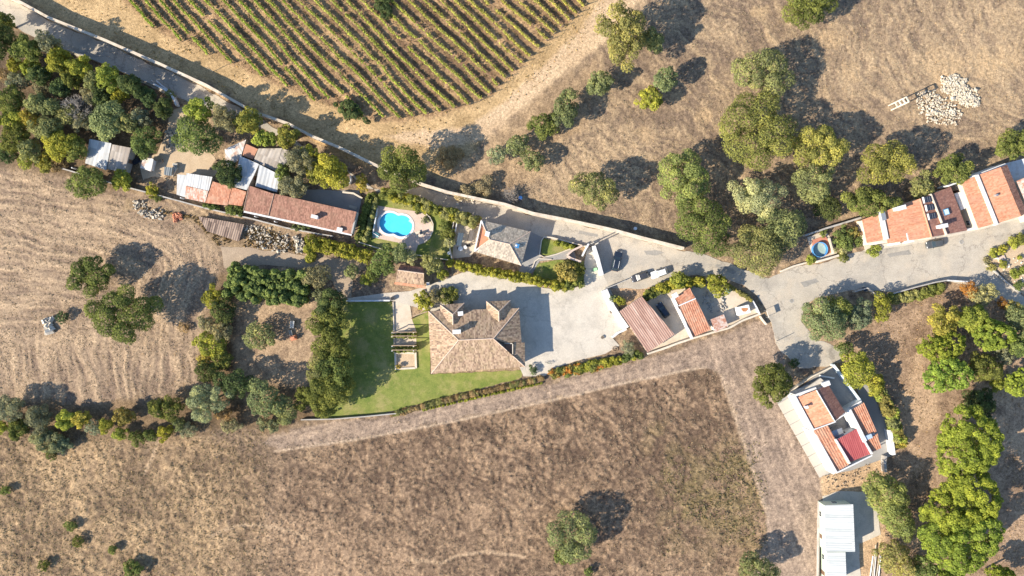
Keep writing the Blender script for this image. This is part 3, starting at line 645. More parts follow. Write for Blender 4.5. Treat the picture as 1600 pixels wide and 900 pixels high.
T(1355, 316, 40, 7, 'oak', 'wide green tree leaning over the end of the first orange roof', ry=23, group=UF)
T(1440, 291, 19, 5, 'olive', 'small tree behind the house with solar panels', group=UF)
T(1487, 266, 28, 7, 'oak', 'green tree behind the courtyard between the orange-roofed houses', ry=24, group=UF)
T(1580, 226, 30, 7, 'oak', 'green tree at the right frame edge above the row houses', ry=22, group=UF)
T(628, 265, 38, 12, 'oak', 'tall dark green tree overhanging the shaded road and its wall', ry=34)
B_(742, 296, 34, 3, 'straw', 'dry tan bramble thicket on the bank north of the road wall', ry=18, rot=0.4)
B_(700, 246, 20, 1.4, 'straw', 'low dry scrub between the tall road tree and the sandy track')
bare_plant('dead_shrub', 'shrub', 797, 306, 15, 3, 'leafless grey shrub just behind the road wall', 50)
# left field
LFG = 'trees in the stubble field'
T(146, 431, 38, 7, 'oak', 'upper dark green tree standing alone in the stubble field', ry=26, group=LFG)
T(196, 491, 55, 10.5, 'oak', 'largest dark green tree standing alone in the stubble field', ry=40, group=LFG)
B_(97, 496, 10, 2, 'dark', 'small dark bush beside the white stone cairn')
B_(288, 512, 9, 1.5, 'brown', 'small scrubby bush between the stubble field tree and the hedge')
T(893, 836, 34, 7, 'olive', 'lone grey-green tree in the ploughed field', ry=40)
B_(880, 868, 14, 2.4, 'oak', 'small bush at the foot of the lone ploughed field tree')
for i, (px, py, r, lab) in enumerate([(110, 822, 9, 'upper of the two neighbouring green tufts in the straw meadow'), (121, 846, 9, 'lower of the two neighbouring green tufts in the straw meadow'),
        (176, 858, 7, 'smallest green tuft in the straw meadow'), (68, 884, 9, 'green tuft nearest the lower left corner'), (207, 889, 14, 'largest green tuft at the bottom of the straw meadow'), (8, 766, 8, 'tuft at the left frame edge in the straw meadow'), (920, 893, 7, 'green tuft cut by the bottom edge under the lone tree')]):
    plant('grass_tuft', 'grass tuft', px, py, r, 1.7 if i != 4 else 2.2, 'oak', lab, bush=True, group='green tufts in the dry meadow')
T(1204, 599, 33, 8, 'oak', 'green tree at the corner of the white house apron', ry=30)
B_(1241, 568, 8, 1.6, 'dark', 'small dark bush in the shade of the white house corner tree')
T(1180, 888, 36, 7, 'olive', 'grey-green tree at the bottom edge left of the barn', ry=22)
# woodland upper left
WG = 'woodland by the shaded road'
wl = [(6, 66, 26, 11, 'dark', 'dark tree at the left frame edge just under the road'), (48, 78, 21, 10, 'oak', 'bright green tree second from the frame edge under the road'), (81, 70, 16, 10, 'grey', 'round silver-grey tree beside the shaded road'),
 (28, 103, 14, 6, 'lime', 'lime green tree below the bright road-edge tree, nearer the frame edge'), (51, 107, 14, 6, 'lime', 'lime green tree directly below the bright road-edge tree'), (96, 97, 19, 10, 'lime', 'lime tree right below the silver-grey tree'),
 (130, 106, 19, 10, 'lime', 'yellow-green tree in the middle of the row along the road wall'), (172, 122, 18, 10, 'lime', 'bright lime tree toward the right end of the row along the road wall'), (188, 149, 13, 6, 'lime', 'small lime tree right of the bare grey tree'),
 (207, 135, 20, 10, 'dark', 'dark tree at the right end of the row along the road wall'), (30, 128, 17, 6, 'grey', 'grey-brown crown near the left frame edge'), (68, 139, 13, 6, 'grey', 'small ash-grey crown in the shaded heart of the wood'),
 (98, 138, 18, 7, 'dark', 'dark green crown left of the bare grey tree'), (160, 152, 18, 7, 'dark', 'dark crown touching the top right of the bare grey tree'), (145, 150, 15, 7, 'grey', 'grey-olive crown above the bare grey tree'),
 (170, 190, 30, 8, 'olive', 'broad olive-brown tree between the bare tree and the tin-roofed shed'), (201, 194, 16, 7, 'olive', 'olive crown right of the broad olive-brown tree'), (228, 222, 23, 6, 'oak', 'green tree at the right end of the tin-roofed shed'),
 (222, 184, 16, 6, 'grey', 'dull grey-green tree on the left of the shed lane'), (258, 170, 15, 6.5, 'dark', 'dark shrub tree inside the curved white wall'), (20, 160, 21, 8, 'oak', 'green tree at the left frame edge in mid wood'),
 (60, 164, 18, 8, 'olive', 'olive crown in the middle of the wood'), (82, 170, 16, 8, 'olive', 'olive crown left of the bare grey tree trunk'), (20, 190, 21, 8, 'lime', 'yellow-green tree at the left frame edge low in the wood'),
 (50, 186, 15, 8, 'yellow', 'yellow crown in the lower wood'), (76, 202, 21, 8, 'olive', 'rounded tree right of the yellow crown'), (26, 217, 21, 8, 'oak', 'green tree near the left frame edge above the stubble field'),
 (50, 236, 20, 7, 'olive', 'tree on the lower rim of the wood above the yellow shrub'), (96, 226, 25, 8, 'lime', 'lime tree on the lower rim left of the tin-roofed shed'), (121, 235, 17, 7, 'oak', 'dark green tree touching the left end of the tin-roofed shed'),
 (15, 240, 17, 5, 'dark', 'low dark tree at the left frame edge on the stubble field rim'), (43, 251, 13, 4, 'lime', 'lime shrub on the stubble field rim'), (110, 180, 18, 7, 'olive', 'olive tree under the bare grey branches'), (8, 118, 14, 6, 'brown', 'brownish shrub tree at the left frame edge'),
 (130, 190, 16, 6, 'grey', 'grey tree right below the bare grey branches'), (8, 34, 15, 7, 'oak', 'green crown at the left frame edge where the road begins')]
for i_, (px, py, r, h, kd, lab) in enumerate(wl): T(px, py, r * (.98 if i_ % 3 else .88), h * .95, kd, lab, group=WG)
bare_plant('bare_tree', 'tree', 122, 172, 25, 9, 'leafless silver-grey tree in the middle of the wood', 110)
B_(70, 256, 15, 2.5, 'yellow', 'yellow shrub on the rim of the stubble field'); T(150, 128, 16, 8, 'olive', 'olive tree filling the gap in the road wall row', group=WG); T(115, 120, 16, 8, 'oak', 'green tree behind the yellow-green road wall tree', group=WG); T(232, 152, 14, 6, 'dark', 'dark shrub tree between the road wall row and the curved wall', group=WG); T(65, 118, 16, 8, 'dark', 'dark tree between the two lime trees and the road row', group=WG)
B_(265, 148, 8, 2, 'olive', 'small bush inside the curved white wall')
B_(90, 258, 12, 2, 'brown', 'brown dry bush right of the yellow rim shrub')
T(140, 286, 29, 7.5, 'oak', 'dark green tree below the tin-roofed shed on the field rim', ry=25); T(192, 283, 15, 4.5, 'lime', 'lime tree beside the field wall below the shed'); B_(238, 297, 11, 3, 'lime', 'yellow-green bush against the field wall'); B_(245, 309, 7, 1.5, 'oak', 'small bush on the field side of the yellow-green wall bush')
# around the sheds and the long house
SG = 'trees around the sheds'
for px, py, r, h, kd, lab, ry in [(313, 174, 21, 9, 'lime', 'lime tree on the lane corner by the shaded road', 19), (308, 215, 34, 8.5, 'oak', 'big dark green tree over the golden shed yard', 30), (352, 186, 19, 9, 'grey', 'grey-leaved tree between the lane and the yellow tree', 20),
        (390, 190, 20, 8, 'yellow', 'yellow-tinged tree by the road above the old brown roof', 22), (415, 217, 19, 7, 'lime', 'light green tree directly above the old brown roof', 13), (451, 213, 17, 7.5, 'yellow', 'yellow-green tree jutting into the road', 17),
        (357, 271, 24, 6.5, 'dark', 'dark green tree between the white tin roof and the orange tiles', 20), (472, 250, 22, 8.5, 'grey', 'blue-grey tree right of the old brown roof', 24), (460, 292, 24, 6.5, 'grey', 'dull green tree at the back of the long brown roof', 18),
        (518, 270, 26, 8.5, 'lime', 'leafy lime tree with yellowing left side beside the road', 27), (492, 268, 16, 6, 'yellow', 'yellowing tree between the blue-grey and the lime tree', 18), (442, 270, 11, 5, 'oak', 'small green tree at the corner of the white tin roof', 16), (485, 240, 16, 7, 'lime', 'lime shrub tree on the road edge', 12)]:
    T(px, py, r, h, kd, lab, ry=ry, group=SG)
B_(330, 322, 14, 2.2, 'oak', 'leafy bush under the eaves of the orange tiled shed', ry=6); B_(367, 327, 17, 2.5, 'oak', 'spreading bush left of the long brown roof', ry=10); B_(470, 354, 18, 2, 'olive', 'low bush under the veranda of the long house', ry=6)
T(566, 287, 10, 4, 'yellow', 'bright yellow-green conifer at the gate on the road', ry=15)
# enclosure
hedge([(354, 434), (400, 444), (450, 449), (478, 452)], 56, 4.6, 'oak', 'broad bright green hedge along the top of the dirt enclosure', step=.8, leaf=.38, dens=150)
EG = 'shrubs around the dirt enclosure'
for px, py, r, h, kd, lab in [(495, 432, 20, 5, 'grey', 'greyish tree at the right end of the broad bright hedge'), (498, 460, 12, 3, 'blue', 'pale blue-green shrub at the upper right of the enclosure'), (334, 466, 18, 4, 'lime', 'yellow-green shrub at the top of the left enclosure row'), (350, 487, 20, 5, 'dark', 'dark shrub beside the top yellow-green one of the left enclosure row'),
        (326, 506, 14, 4, 'grey', 'grey shrub on the field side of the left enclosure row'), (348, 518, 18, 4.5, 'grey', 'grey-green shrub in the middle of the left enclosure row'), (330, 538, 22, 4.5, 'lime', 'yellow-flowered shrub in the left enclosure row'), (320, 562, 11, 3, 'yellow', 'yellow shrub on the outer lower corner of the enclosure row'),
        (344, 562, 17, 4, 'oak', 'green shrub low in the left enclosure row'), (325, 580, 18, 5, 'dark', 'dark green tree at the lower end of the left enclosure row'), (407, 526, 22, 4.2, 'olive', 'single olive bush inside the dirt enclosure')]:
    plant('shrub', 'shrub', px, py, r, h, kd, lab, group=EG)
RG = 'tall trees between the enclosure and the lawn'
for px, py, r, h, kd, lab, ry in [(518, 474, 20, 7, 'dark', 'darkest tree at the top of the row shading the lawn', 20), (514, 505, 24, 8, 'oak', 'second tree down in the row shading the lawn', 22), (520, 540, 26, 8.5, 'oak', 'middle tree of the row shading the lawn', 24), (506, 572, 22, 8, 'olive', 'olive tinted tree on the enclosure side of the lawn row', 22), (526, 575, 24, 9, 'oak', 'tree bulging toward the lawn in the lower row', 22), (516, 605, 27, 9, 'oak', 'broad tree near the bottom of the row shading the lawn', 24), (508, 632, 19, 7, 'oak', 'lowest tree of the row shading the lawn', 17)]:
    T(px, py, r * 1.16, h, kd, lab, ry=ry * 1.16, group=RG)
BG = 'trees on the bank below the enclosure'
for px, py, r, h, kd, lab, ry in [(326, 627, 33, 7, 'pale', 'pale yellowish big-leaved tree below the enclosure', 28), (368, 598, 28, 6, 'dark', 'dark tree between the pale big-leaved tree and the enclosure', 24), (415, 622, 30, 6.5, 'olive', 'rounded olive green tree below the enclosure', 27), (445, 640, 20, 5.5, 'olive', 'green tree right of the rounded olive one', 22), (476, 621, 15, 5, 'oak', 'small round green tree beside the lawn row', 18), (262, 638, 24, 6, 'oak', 'round green tree left of the pale big-leaved tree', 20), (350, 646, 15, 3.5, 'brown', 'brown shrub tree under the pale big-leaved tree', 12), (420, 664, 20, 3, 'blue', 'grey-green low tree at the end of the mown strip', 11), (362, 664, 16, 3, 'grey', 'grey shrub tree along the meadow path', 11)]:
    T(px, py, r, h, kd, lab, ry=ry, group=BG)
HG = 'scrub between the stubble field and the meadow'
for px, py, r, h, kd, lab in [(14, 638, 24, 6, 'grey', 'dark grey scrub at the left frame edge with a long shadow'), (28, 670, 16, 4, 'oak', 'green scrub second from the left frame edge'), (3, 668, 10, 3, 'lime', 'lime scrub cut by the left frame edge'), (60, 654, 22, 4.5, 'grey', 'wide dull scrub left of the blue-green bush'), (72, 688, 22, 3.5, 'blue', 'blue-green bush bulging into the meadow'), (97, 694, 15, 2.5, 'blue', 'blue-green bush right of the bulging one'), (80, 711, 9, 2, 'dark', 'small dark bush lowest in the scrub line'), (103, 656, 16, 4, 'lime', 'lime bush in the left half of the scrub line'), (128, 655, 14, 4, 'yellow', 'yellowish bush next to the lime one in the scrub line'), (146, 668, 12, 3.5, 'grey', 'grey bush near the middle of the scrub line'), (165, 664, 12, 3.5, 'lime', 'lime bush near the middle of the scrub line'), (194, 650, 15, 4.5, 'gold', 'golden-brown tall bush in the scrub line'), (188, 677, 11, 3, 'lime', 'bright low bush below the golden-brown one'), (215, 684, 13, 3, 'oak', 'vivid green bush at the lower edge of the scrub line'), (236, 680, 10, 3, 'oak', 'vivid green bush right of the other vivid one'), (258, 676, 13, 3.5, 'lime', 'yellow-green rounded bush below the round green tree'), (279, 661, 11, 3.5, 'olive', 'small olive bush right below the round green tree'), (294, 672, 12, 2.5, 'grey', 'grey bush at the right end of the scrub line')]:
    plant('bush', 'bush', px, py, r, h, kd, lab, group=HG, bush=True)
# gardens in the middle
for px, py, r, h, kd, lab, ry in [(600, 408, 20, 5.5, 'oak', 'deep green tree left of the small brown-roofed cottage', 22), (627, 397, 13, 6.5, 'olive', 'upright olive tree above the small brown-roofed cottage', 16), (642, 402, 11, 5, 'pale', 'pale small tree right behind the cottage roof', 11), (675, 411, 16, 5.5, 'olive', 'round tree at the right of the small cottage', 17), (703, 379, 9, 3.2, 'pale', 'small pale citrus tree on the lawn left of the patio', 9)]:
    T(px, py, r, h, kd, lab, ry=ry, group='garden trees near the small cottage')
for px, py, r, h, kd, lab in [(584, 426, 13, 2.5, 'oak', 'bush at the garden steps left of the cottage'), (573, 436, 11, 2, 'lime', 'low bush on the sandy path corner'), (549, 424, 12, 2.4, 'olive', 'clipped round pale shrub in the path bend'), (690, 428, 10, 2, 'lime', 'small bush beside the drive right of the cottage'), (661, 471, 15, 2.6, 'lime', 'clipped shrub at the top left corner of the main house'), (680, 463, 13, 3.2, 'grey', 'grey-leaved shrub at the top left corner of the main house'), (700, 462, 16, 2, 'oak', 'low planting strip between drive and main house'), (695, 352, 9, 2.2, 'oak', 'small palm-like bush on the pool lawn'), (700, 366, 12, 2.2, 'oak', 'dark bush on the shaded lawn below the palm-like bush')]:
    plant('bush', 'bush', px, py, r, h, kd, lab, bush=True, group='garden bushes')
hedge([(481, 379), (505, 383), (540, 391), (578, 401)], 22, 2.6, 'lime', 'bright lime hedge below the long brown-roofed house', spiky=.2)
hedge([(484, 385), (484, 406)], 14, 2.4, 'lime', 'short hedge spur dropping from the lime hedge')
hedge([(595, 300), (640, 314), (690, 329), (746, 349)], 19, 4.0, 'olive', 'long hedge between the swimming pool and the road', mix=['olive', 'lime', 'oak'])
hedge([(580, 303), (568, 340), (561, 374)], 12, 1.9, 'oak', 'bright green inner hedge left of the pool')
hedge([(587, 310), (579, 345), (571, 374)], 10, 1.8, 'olive', 'duller hedge right beside the pool wall')
hedge([(703, 408), (725, 416), (760, 424), (810, 433), (845, 441), (885, 449)], 14, 2.7, 'lime', 'spiky lime cypress hedge along the upper side of the drive', spiky=.35, step=.8, leaf=.28)
B_(884, 424, 19, 3.6, 'gold', 'yellow flowering bush beside the grey corner of the courtyard', ry=18); B_(904, 420, 11, 3, 'oak', 'green bush right of the yellow flowering bush'); B_(893, 444, 20, 3, 'oak', 'rounded green bush at the end of the cypress hedge', ry=10)
hedge([(866, 379), (880, 382), (897, 386)], 9, 2, 'lime', 'short lime hedge on the triangular lawn')
hedge([(1008, 462), (1030, 454), (1055, 444), (1078, 441), (1100, 440)], 15, 2.8, 'lime', 'lime hedge behind the parked white car', mix=['lime', 'oak'])
T(1120, 446, 20, 4.5, 'lime', 'round lime tree at the right end of the parking hedge', ry=16)
T(1060, 437, 17, 4, 'lime', 'lime bush tree beside the parked white car', ry=12)
hedge([(1140, 447), (1165, 462), (1176, 472)], 7, 1.6, 'gold', 'yellowing creeper on the cottage yard wall')
T(1337, 577, 28, 7, 'lime', 'yellow-green broad tree above the white house courtyard', ry=26); T(1318, 545, 13, 5, 'oak', 'deep green tree above the yellow-green courtyard tree'); T(1367, 600, 15, 5, 'lime', 'yellow-green tree at the top of the curving drive hedge')
hedge([(1374, 610), (1390, 640), (1400, 665), (1407, 688)], 19, 3.6, 'olive', 'curving hedge along the shaded drive of the white house', mix=['olive', 'lime', 'gold'])
B_(1408, 690, 11, 2.6, 'yellow', 'bright yellow bush at the lower end of the curving hedge')
hedge([(1392, 468), (1420, 463), (1450, 457), (1474, 450)], 15, 1.8, 'oak', 'grassy green planting under the long junction wall', mix=['oak', 'olive'])
hedge([(612, 648), (640, 641), (700, 624), (760, 611), (820, 598), (850, 590)], 10, .9, 'brown', 'dull ivy hedge along the foot of the lawn', mix=['brown', 'olive', 'brown'], leaf=.26)
hedge([(660, 641), (700, 632), (760, 618), (850, 598)], 4, .7, 'lime', 'thin green weeds along the outside of the ivy hedge', leaf=.25)
hedge([(862, 584), (890, 580), (915, 573), (945, 569)], 15, 1.4, 'gold', 'colourful flower bed below the courtyard', mix=['lime', 'oak', 'gold', 'rust', 'oak'])
hedge([(945, 568), (970, 562), (1000, 553)], 13, 1.6, 'oak', 'green planting between courtyard corner and the rusty roof', mix=['oak', 'lime'])
B_(981, 543, 12, 2.6, 'grey', 'round grey-green shrub left of the rusty roof'); B_(968, 470, 8, 2.6, 'lime', 'yellowish bush beside the white courtyard wall'); B_(957, 466, 7, 2.2, 'olive', 'olive bush beside the white courtyard wall')
plant('bush', 'bush', 833, 578, 7, 1.6, 'dark', 'small dark shrub at the lower right corner of the main house', bush=True)
# right hand grove
GG = 'trees of the right hand grove'
for px, py, r, h, kd, lab, ry in [(1285, 500, 34, 7.5, 'olive', 'broad green tree on the junction corner', 32), (1305, 482, 22, 6.5, 'oak', 'upper green crown of the junction corner pair', 18), (1341, 492, 20, 5, 'blue', 'blue-green tree right of the junction corner tree', 24), (1376, 482, 13, 5, 'lime', 'slender yellow-green tree right of the blue-green tree', 24),
        (1472, 502, 26, 7, 'yellow', 'yellow and orange tinted tree at the upper left of the grove', 24), (1467, 542, 30, 7.5, 'pine', 'bright lime crown under the yellow tinted tree', 24), (1474, 585, 32, 8, 'pine', 'bright round crown at the lower left of the grove', 28), (1520, 500, 26, 8, 'lime', 'lime tree in the top middle of the grove', 24), (1545, 522, 27, 8, 'pine', 'bright green tree in the centre of the grove', 26), (1534, 574, 24, 7, 'oak', 'darker green tree at the lower middle of the grove', 24),
        (1590, 500, 20, 7, 'olive', 'olive green tree at the right frame edge of the grove', 26), (1593, 540, 18, 7, 'oak', 'green tree at the right frame edge below the olive one', 20), (1565, 556, 15, 5, 'grey', 'small grey tree between the centre and right edge', 14), (1588, 596, 22, 7, 'pine', 'bright crown at the right frame edge low in the grove', 20), (1556, 600, 13, 5, 'lime', 'small lime tree beside the sandy clearing', 11),
        (1535, 461, 20, 5, 'pale', 'pale round tree by the side road', 18), (1512, 452, 12, 4.5, 'rust', 'vivid orange tree next to the pale round tree', 14), (1566, 474, 9, 3.5, 'rust', 'small orange shrub tree at the side road', 10), (1583, 484, 14, 5, 'gold', 'golden tree at the right frame edge by the side road', 12),
        (1528, 628, 26, 6, 'dark', 'dark shaded tree north of the domed pine', 22), (1504, 688, 53, 12, 'pine', 'domed bright green pine in the lower right grove', 46), (1496, 780, 53, 12.5, 'pine', 'upper crown of the largest bright pine at the lower right', 46), (1494, 838, 52, 12, 'pine', 'lower crown of the largest bright pine at the lower right', 50),
        (1381, 771, 32, 8, 'olim', 'feathery green conifer right of the white barn yard', 32), (1400, 812, 26, 7, 'olim', 'second feathery conifer right of the white barn yard', 26), (1396, 872, 28, 7, 'gold', 'yellowing tree right of the stacked poles', 30), (1440, 885, 22, 7, 'oak', 'green tree at the bottom edge between yellowing tree and pine', 18), (1558, 898, 20, 7, 'pine', 'bright crown cut by the bottom edge', 18), (1478, 897, 22, 7, 'pine', 'bright crown at the bottom edge under the largest pine', 12)]:
    pass
    T(px, py, r, h, kd, lab, ry=ry, group=GG)
IG = 'bushes of the junction garden'
for px, py, r, h, kd, lab in [(1553, 396, 9, 1.6, 'lime', 'lime bush at the tip of the junction garden'), (1566, 390, 8, 1.6, 'lime', 'lime bush second from the garden tip'), (1583, 380, 10, 1.8, 'lime', 'lime bush along the road side of the garden'), (1596, 374, 9, 1.8, 'oak', 'green bush at the right frame edge of the garden'), (1541, 407, 6, 1.0, 'grey', 'grey ground bush at the blunt end of the garden'), (1549, 418, 7, 1.0, 'gold', 'golden ground bush under the blunt end of the garden'), (1567, 413, 7, 1.4, 'lime', 'round bush below the pink slab'), (1585, 428, 9, 1.4, 'lime', 'round bush low in the garden'), (1598, 422, 7, 1.3, 'lime', 'bush by the right frame edge low in the garden'), (1593, 402, 4, 1.0, 'lime', 'tiny bush in the middle of the garden'), (1592, 446, 8, 1.2, 'oak', 'bush at the lower wall of the garden')]:
    plant('bush', 'bush', px, py, r, h, kd, lab, bush=True, group=IG)
PG = 'bushes around the round pool'
for px, py, r, h, kd, lab in [(1318, 372, 17, 2.6, 'oak', 'leafy bush between round pool and first orange roof'), (1332, 363, 10, 2.4, 'gold', 'yellow flowering bush by the first orange roof'), (1318, 386, 12, 2, 'pale', 'pale grey bush right of the round pool'), (1342, 378, 8, 2, 'oak', 'green bush at the corner of the first orange roof'), (1286, 364, 6, 1.8, 'oak', 'clipped bush on top of the round pool terrace'), (1317, 401, 9, 1.6, 'oak', 'low bush on the roadside below the pool terrace'), (1266, 406, 8, 1.6, 'lime', 'small bush at the lower left of the round pool'), (1366, 392, 10, .8, 'lime', 'grassy verge clump at the start of the row houses')]:
    plant('bush', 'bush', px, py, r, h, kd, lab, bush=True, group=PG)

# ---------------------------------------------------------------- the vineyard: one thing per row
VB = [(170, -30), (200, 8), (241, 44), (279, 62), (322, 83), (366, 99), (403, 118), (441, 132), (484, 152), (530, 172), (586, 184), (616, 187), (657, 180), (695, 172), (742, 162), (764, 148), (795, 117), (835, 82), (872, 47), (903, 20), (940, -20)]
ORD = ['first', 'second', 'third', 'fourth', 'fifth', 'sixth', 'seventh', 'eighth', 'ninth', 'tenth', 'eleventh', 'twelfth', 'thirteenth', 'fourteenth', 'fifteenth', 'sixteenth', 'seventeenth', 'eighteenth', 'nineteenth', 'twentieth', 'twenty-first', 'twenty-second', 'twenty-third', 'twenty-fourth', 'twenty-fifth', 'twenty-sixth', 'twenty-seventh', 'twenty-eighth', 'twenty-ninth', 'thirtieth']
PCT = [W2(*p) for p in VB]
POSTW = plain('vine_post_wood', (0.16, 0.12, 0.09), 0.9)
for i in range(30):
    x0 = 201 + 24.25 * i; sl = 1.12 - 0.19 * min(1, i / 20) - 0.05 * max(0, (i - 20) / 10)
    g = np.random.default_rng(400 + i)
    end = None
    for (ax, ay), (bx, by) in zip(VB[:-1], VB[1:]):
        for t in np.linspace(0, 1, 40):
            qx, qy = ax + (bx - ax) * t, ay + (by - ay) * t
            if abs(qy - sl * (qx - x0)) < 1.2 and qy > -10: end = (qx, qy) if end is None or qy > end[1] else end
    if end is None: continue
    ys = -30.0; st_ = (x0 + ys / sl, ys)
    a, b = np.array(W2(*st_)), np.array(W2(*end)); L = float(np.hypot(*(b - a))); d = (b - a) / L; nrm = np.array([-d[1], d[0]])
    n = int(L * 66); t = g.uniform(0, L, n)
    dens = vnoise(t / 0.9, np.full(n, i * 7.0), 61) * 0.7 + vnoise(t / 5.0, np.full(n, i * 3.0), 62) * 0.5
    east = min(1.0, max(0.0, (i - 8) / 18)); t = t[dens > 0.38 + 0.10 * east + g.uniform(-.15, .15, n)]; n = len(t)
    wv = 0.25 * np.sin(t / 9 + i) + (vnoise(t / 4.0, np.full(n, i * 5.0), 63) - .5) * 0.35
    P = np.zeros((n, 3)); off = g.normal(0, 0.15, n) + wv
    P[:, :2] = a + d * t[:, None] + nrm * off[:, None]; hh = 0.3 + 0.6 * np.sqrt(g.uniform(0, 1, n)); P[:, 2] = hh
    nn = g.normal(size=(n, 3)) * 0.7 + np.concatenate([nrm * np.sign(off - wv)[:, None] * 0.6, np.full((n, 1), 0.5)], 1); nn /= np.linalg.norm(nn, axis=1)[:, None]
    tt = np.cross(nn, g.normal(size=(n, 3))); tt /= np.linalg.norm(tt, axis=1)[:, None]; bb = np.cross(nn, tt)
    sz = (0.25 * g.uniform(.6, 1.3, n))[:, None] * 0.5
    V = np.stack([P - tt * sz - bb * sz, P + tt * sz - bb * sz, P + tt * sz + bb * sz, P - tt * sz + bb * sz], 1).reshape(-1, 3)
    where = 'counted from the road wall corner' if i < 15 else 'counted from the road wall side'
    root = empty('vine_row', (b[0], b[1], 0), ORD[i] + ' row of green trellised vines ' + where, 'vine row', 'vine rows of the vineyard')
    o = np_mesh('foliage', V, np.arange(n * 4).reshape(n, 4), LEAF, tone=np.clip(g.normal(.5, .2, n), 0, 1), parent=root)
    mixk = min(1.0, max(0.0, (i - 6) / 18)); c = np.array((0.185, 0.235, 0.04)) * (1 - mixk) + np.array((0.25, 0.225, 0.06)) * mixk; c = c * .8 + np.array((.06, .06, .02)); c *= g.uniform(1.6, 1.85); o.color = (*c, 1)
    mb = MB()
    for s in np.arange(0, L, 4.5):
        q = b - d * s; mb.tube((q[0], q[1], -.1), (q[0], q[1], 1.55), .045, .04, 5)
    for zz in (0.7, 1.45):
        mb.tube((a[0], a[1], zz), (b[0], b[1], zz), .012, .012, 3)
    mb.build('trellis', POSTW, root)
    mb = MB(); mb.tube((b[0], b[1], -.1), (b[0] + d[0] * .35, b[1] + d[1] * .35, 1.9), .085, .075, 6); mb.tube((b[0] + d[0] * .3, b[1] + d[1] * .3, 1.7), (b[0] + d[0] * 2.0, b[1] + d[1] * 2.0, 0), .02, .02, 4)
    mb.build('end_post', POSTW, root)
B_(548, 174, 30, 2.6, 'dark', 'dark green scrub enlarged to stand for shadow at the lower corner of the vineyard', ry=13, rot=-.55)  # real scrub, made larger and dark to stand in for a shadow
B_(600, 10, 14, 2.0, 'dark', 'dark leafy clump between vine rows at the top edge', ry=20)

# ---------------------------------------------------------------- dry grass tufts and clods that nobody could count
def scatter(name, label, poly, n, size, hgt, cols, seed, thr=None, ej=0.0):
    g = np.random.default_rng(seed); xs = [p[0] for p in poly]; ys = [p[1] for p in poly]
    x = g.uniform(min(xs), max(xs), n).astype(np.float32); y = g.uniform(min(ys), max(ys), n).astype(np.float32)
    k = sdf(poly, x, y) + ej * (fbm(x, y, 9.0, 3, seed + 5) - .5 + g.normal(0, .12, len(x))) > 0.3
    for nm, sp, *_ in SHEETS: k &= sdf(sp, x, y) < -0.2
    dn = fbm(x, y, 5.0, 3, seed) * .6 + fbm(x, y, 1.5, 2, seed + 1) * .4
    k &= dn > (thr if thr is not None else 0.45); x, y = x[k], y[k]; n = len(x)
    ix = np.clip(((x + XR) / STEP).astype(int), 0, nx - 1); iy = np.clip(((y + YR) / STEP).astype(int), 0, ny - 1); z = Z[iy, ix] - .03
    V = []; 
    s = size * g.uniform(.5, 1.4, n); hh = hgt * g.uniform(.4, 1.3, n)
    for j in range(2):
        a = g.uniform(0, 6.28, n); ox, oy = np.cos(a) * s * .5, np.sin(a) * s * .5; lx, ly = g.normal(0, .35, n) * s, g.normal(0, .35, n) * s
        V.append(np.stack([np.stack([x - ox, y - oy, z], 1), np.stack([x + ox, y + oy, z], 1), np.stack([x + lx, y + ly, z + hh], 1)], 1))
    V = np.concatenate(V, 0).reshape(-1, 3); m = len(V) // 3
    o = np_mesh(name, V, np.arange(m * 3).reshape(m, 3), LEAF, tone=np.tile(np.clip(g.normal(.5, .25, n), 0, 1), 2)); o.color = (*cols, 1); tag(o, label, kind='stuff')
scatter('dry_grass', 'tufts of dry weeds on the ploughed field', pf, 46000, .30, .17, (0.34, 0.265, 0.20), 71, .38, 10)
scatter('dry_grass', 'green-brown stubble at the right of the ploughed field', gw, 6000, .34, .26, (0.27, 0.235, 0.13), 72, .42, 34)
scatter('dry_grass', 'straw tufts of the lower left meadow', md, 30000, .28, .18, (0.38, 0.31, 0.2), 73, .38, 26)
scatter('dry_grass', 'dry stalks of the upper pasture', PX(760, 300, 1000, 20, 1040, -10, 1640, -10, 1640, 215, 1340, 330, 1100, 400), 36000, .30, .15, (0.38, 0.30, 0.22), 74, .4)
scatter('dry_grass', 'cut stalks of the stubble field', lf, 24000, .30, .14, (0.42, 0.335, 0.25), 75, .4)
scatter('dry_grass', 'weeds between the vine rows', vn, 24000, .34, .16, (0.19, 0.15, 0.085), 76, .40)
scatter('dry_grass', 'dry weeds along the vineyard verge', vg, 9000, .4, .3, (0.40, 0.30, 0.15), 77, .52)
scatter('dry_grass', 'leaf litter and weeds of the grove', rg, 12000, .34, .2, (0.38, 0.28, 0.18), 78, .45)
scatter('dry_grass', 'rank weeds below the shed wall', hb, 5000, .5, .5, (0.27, 0.2, 0.11), 79, .42)
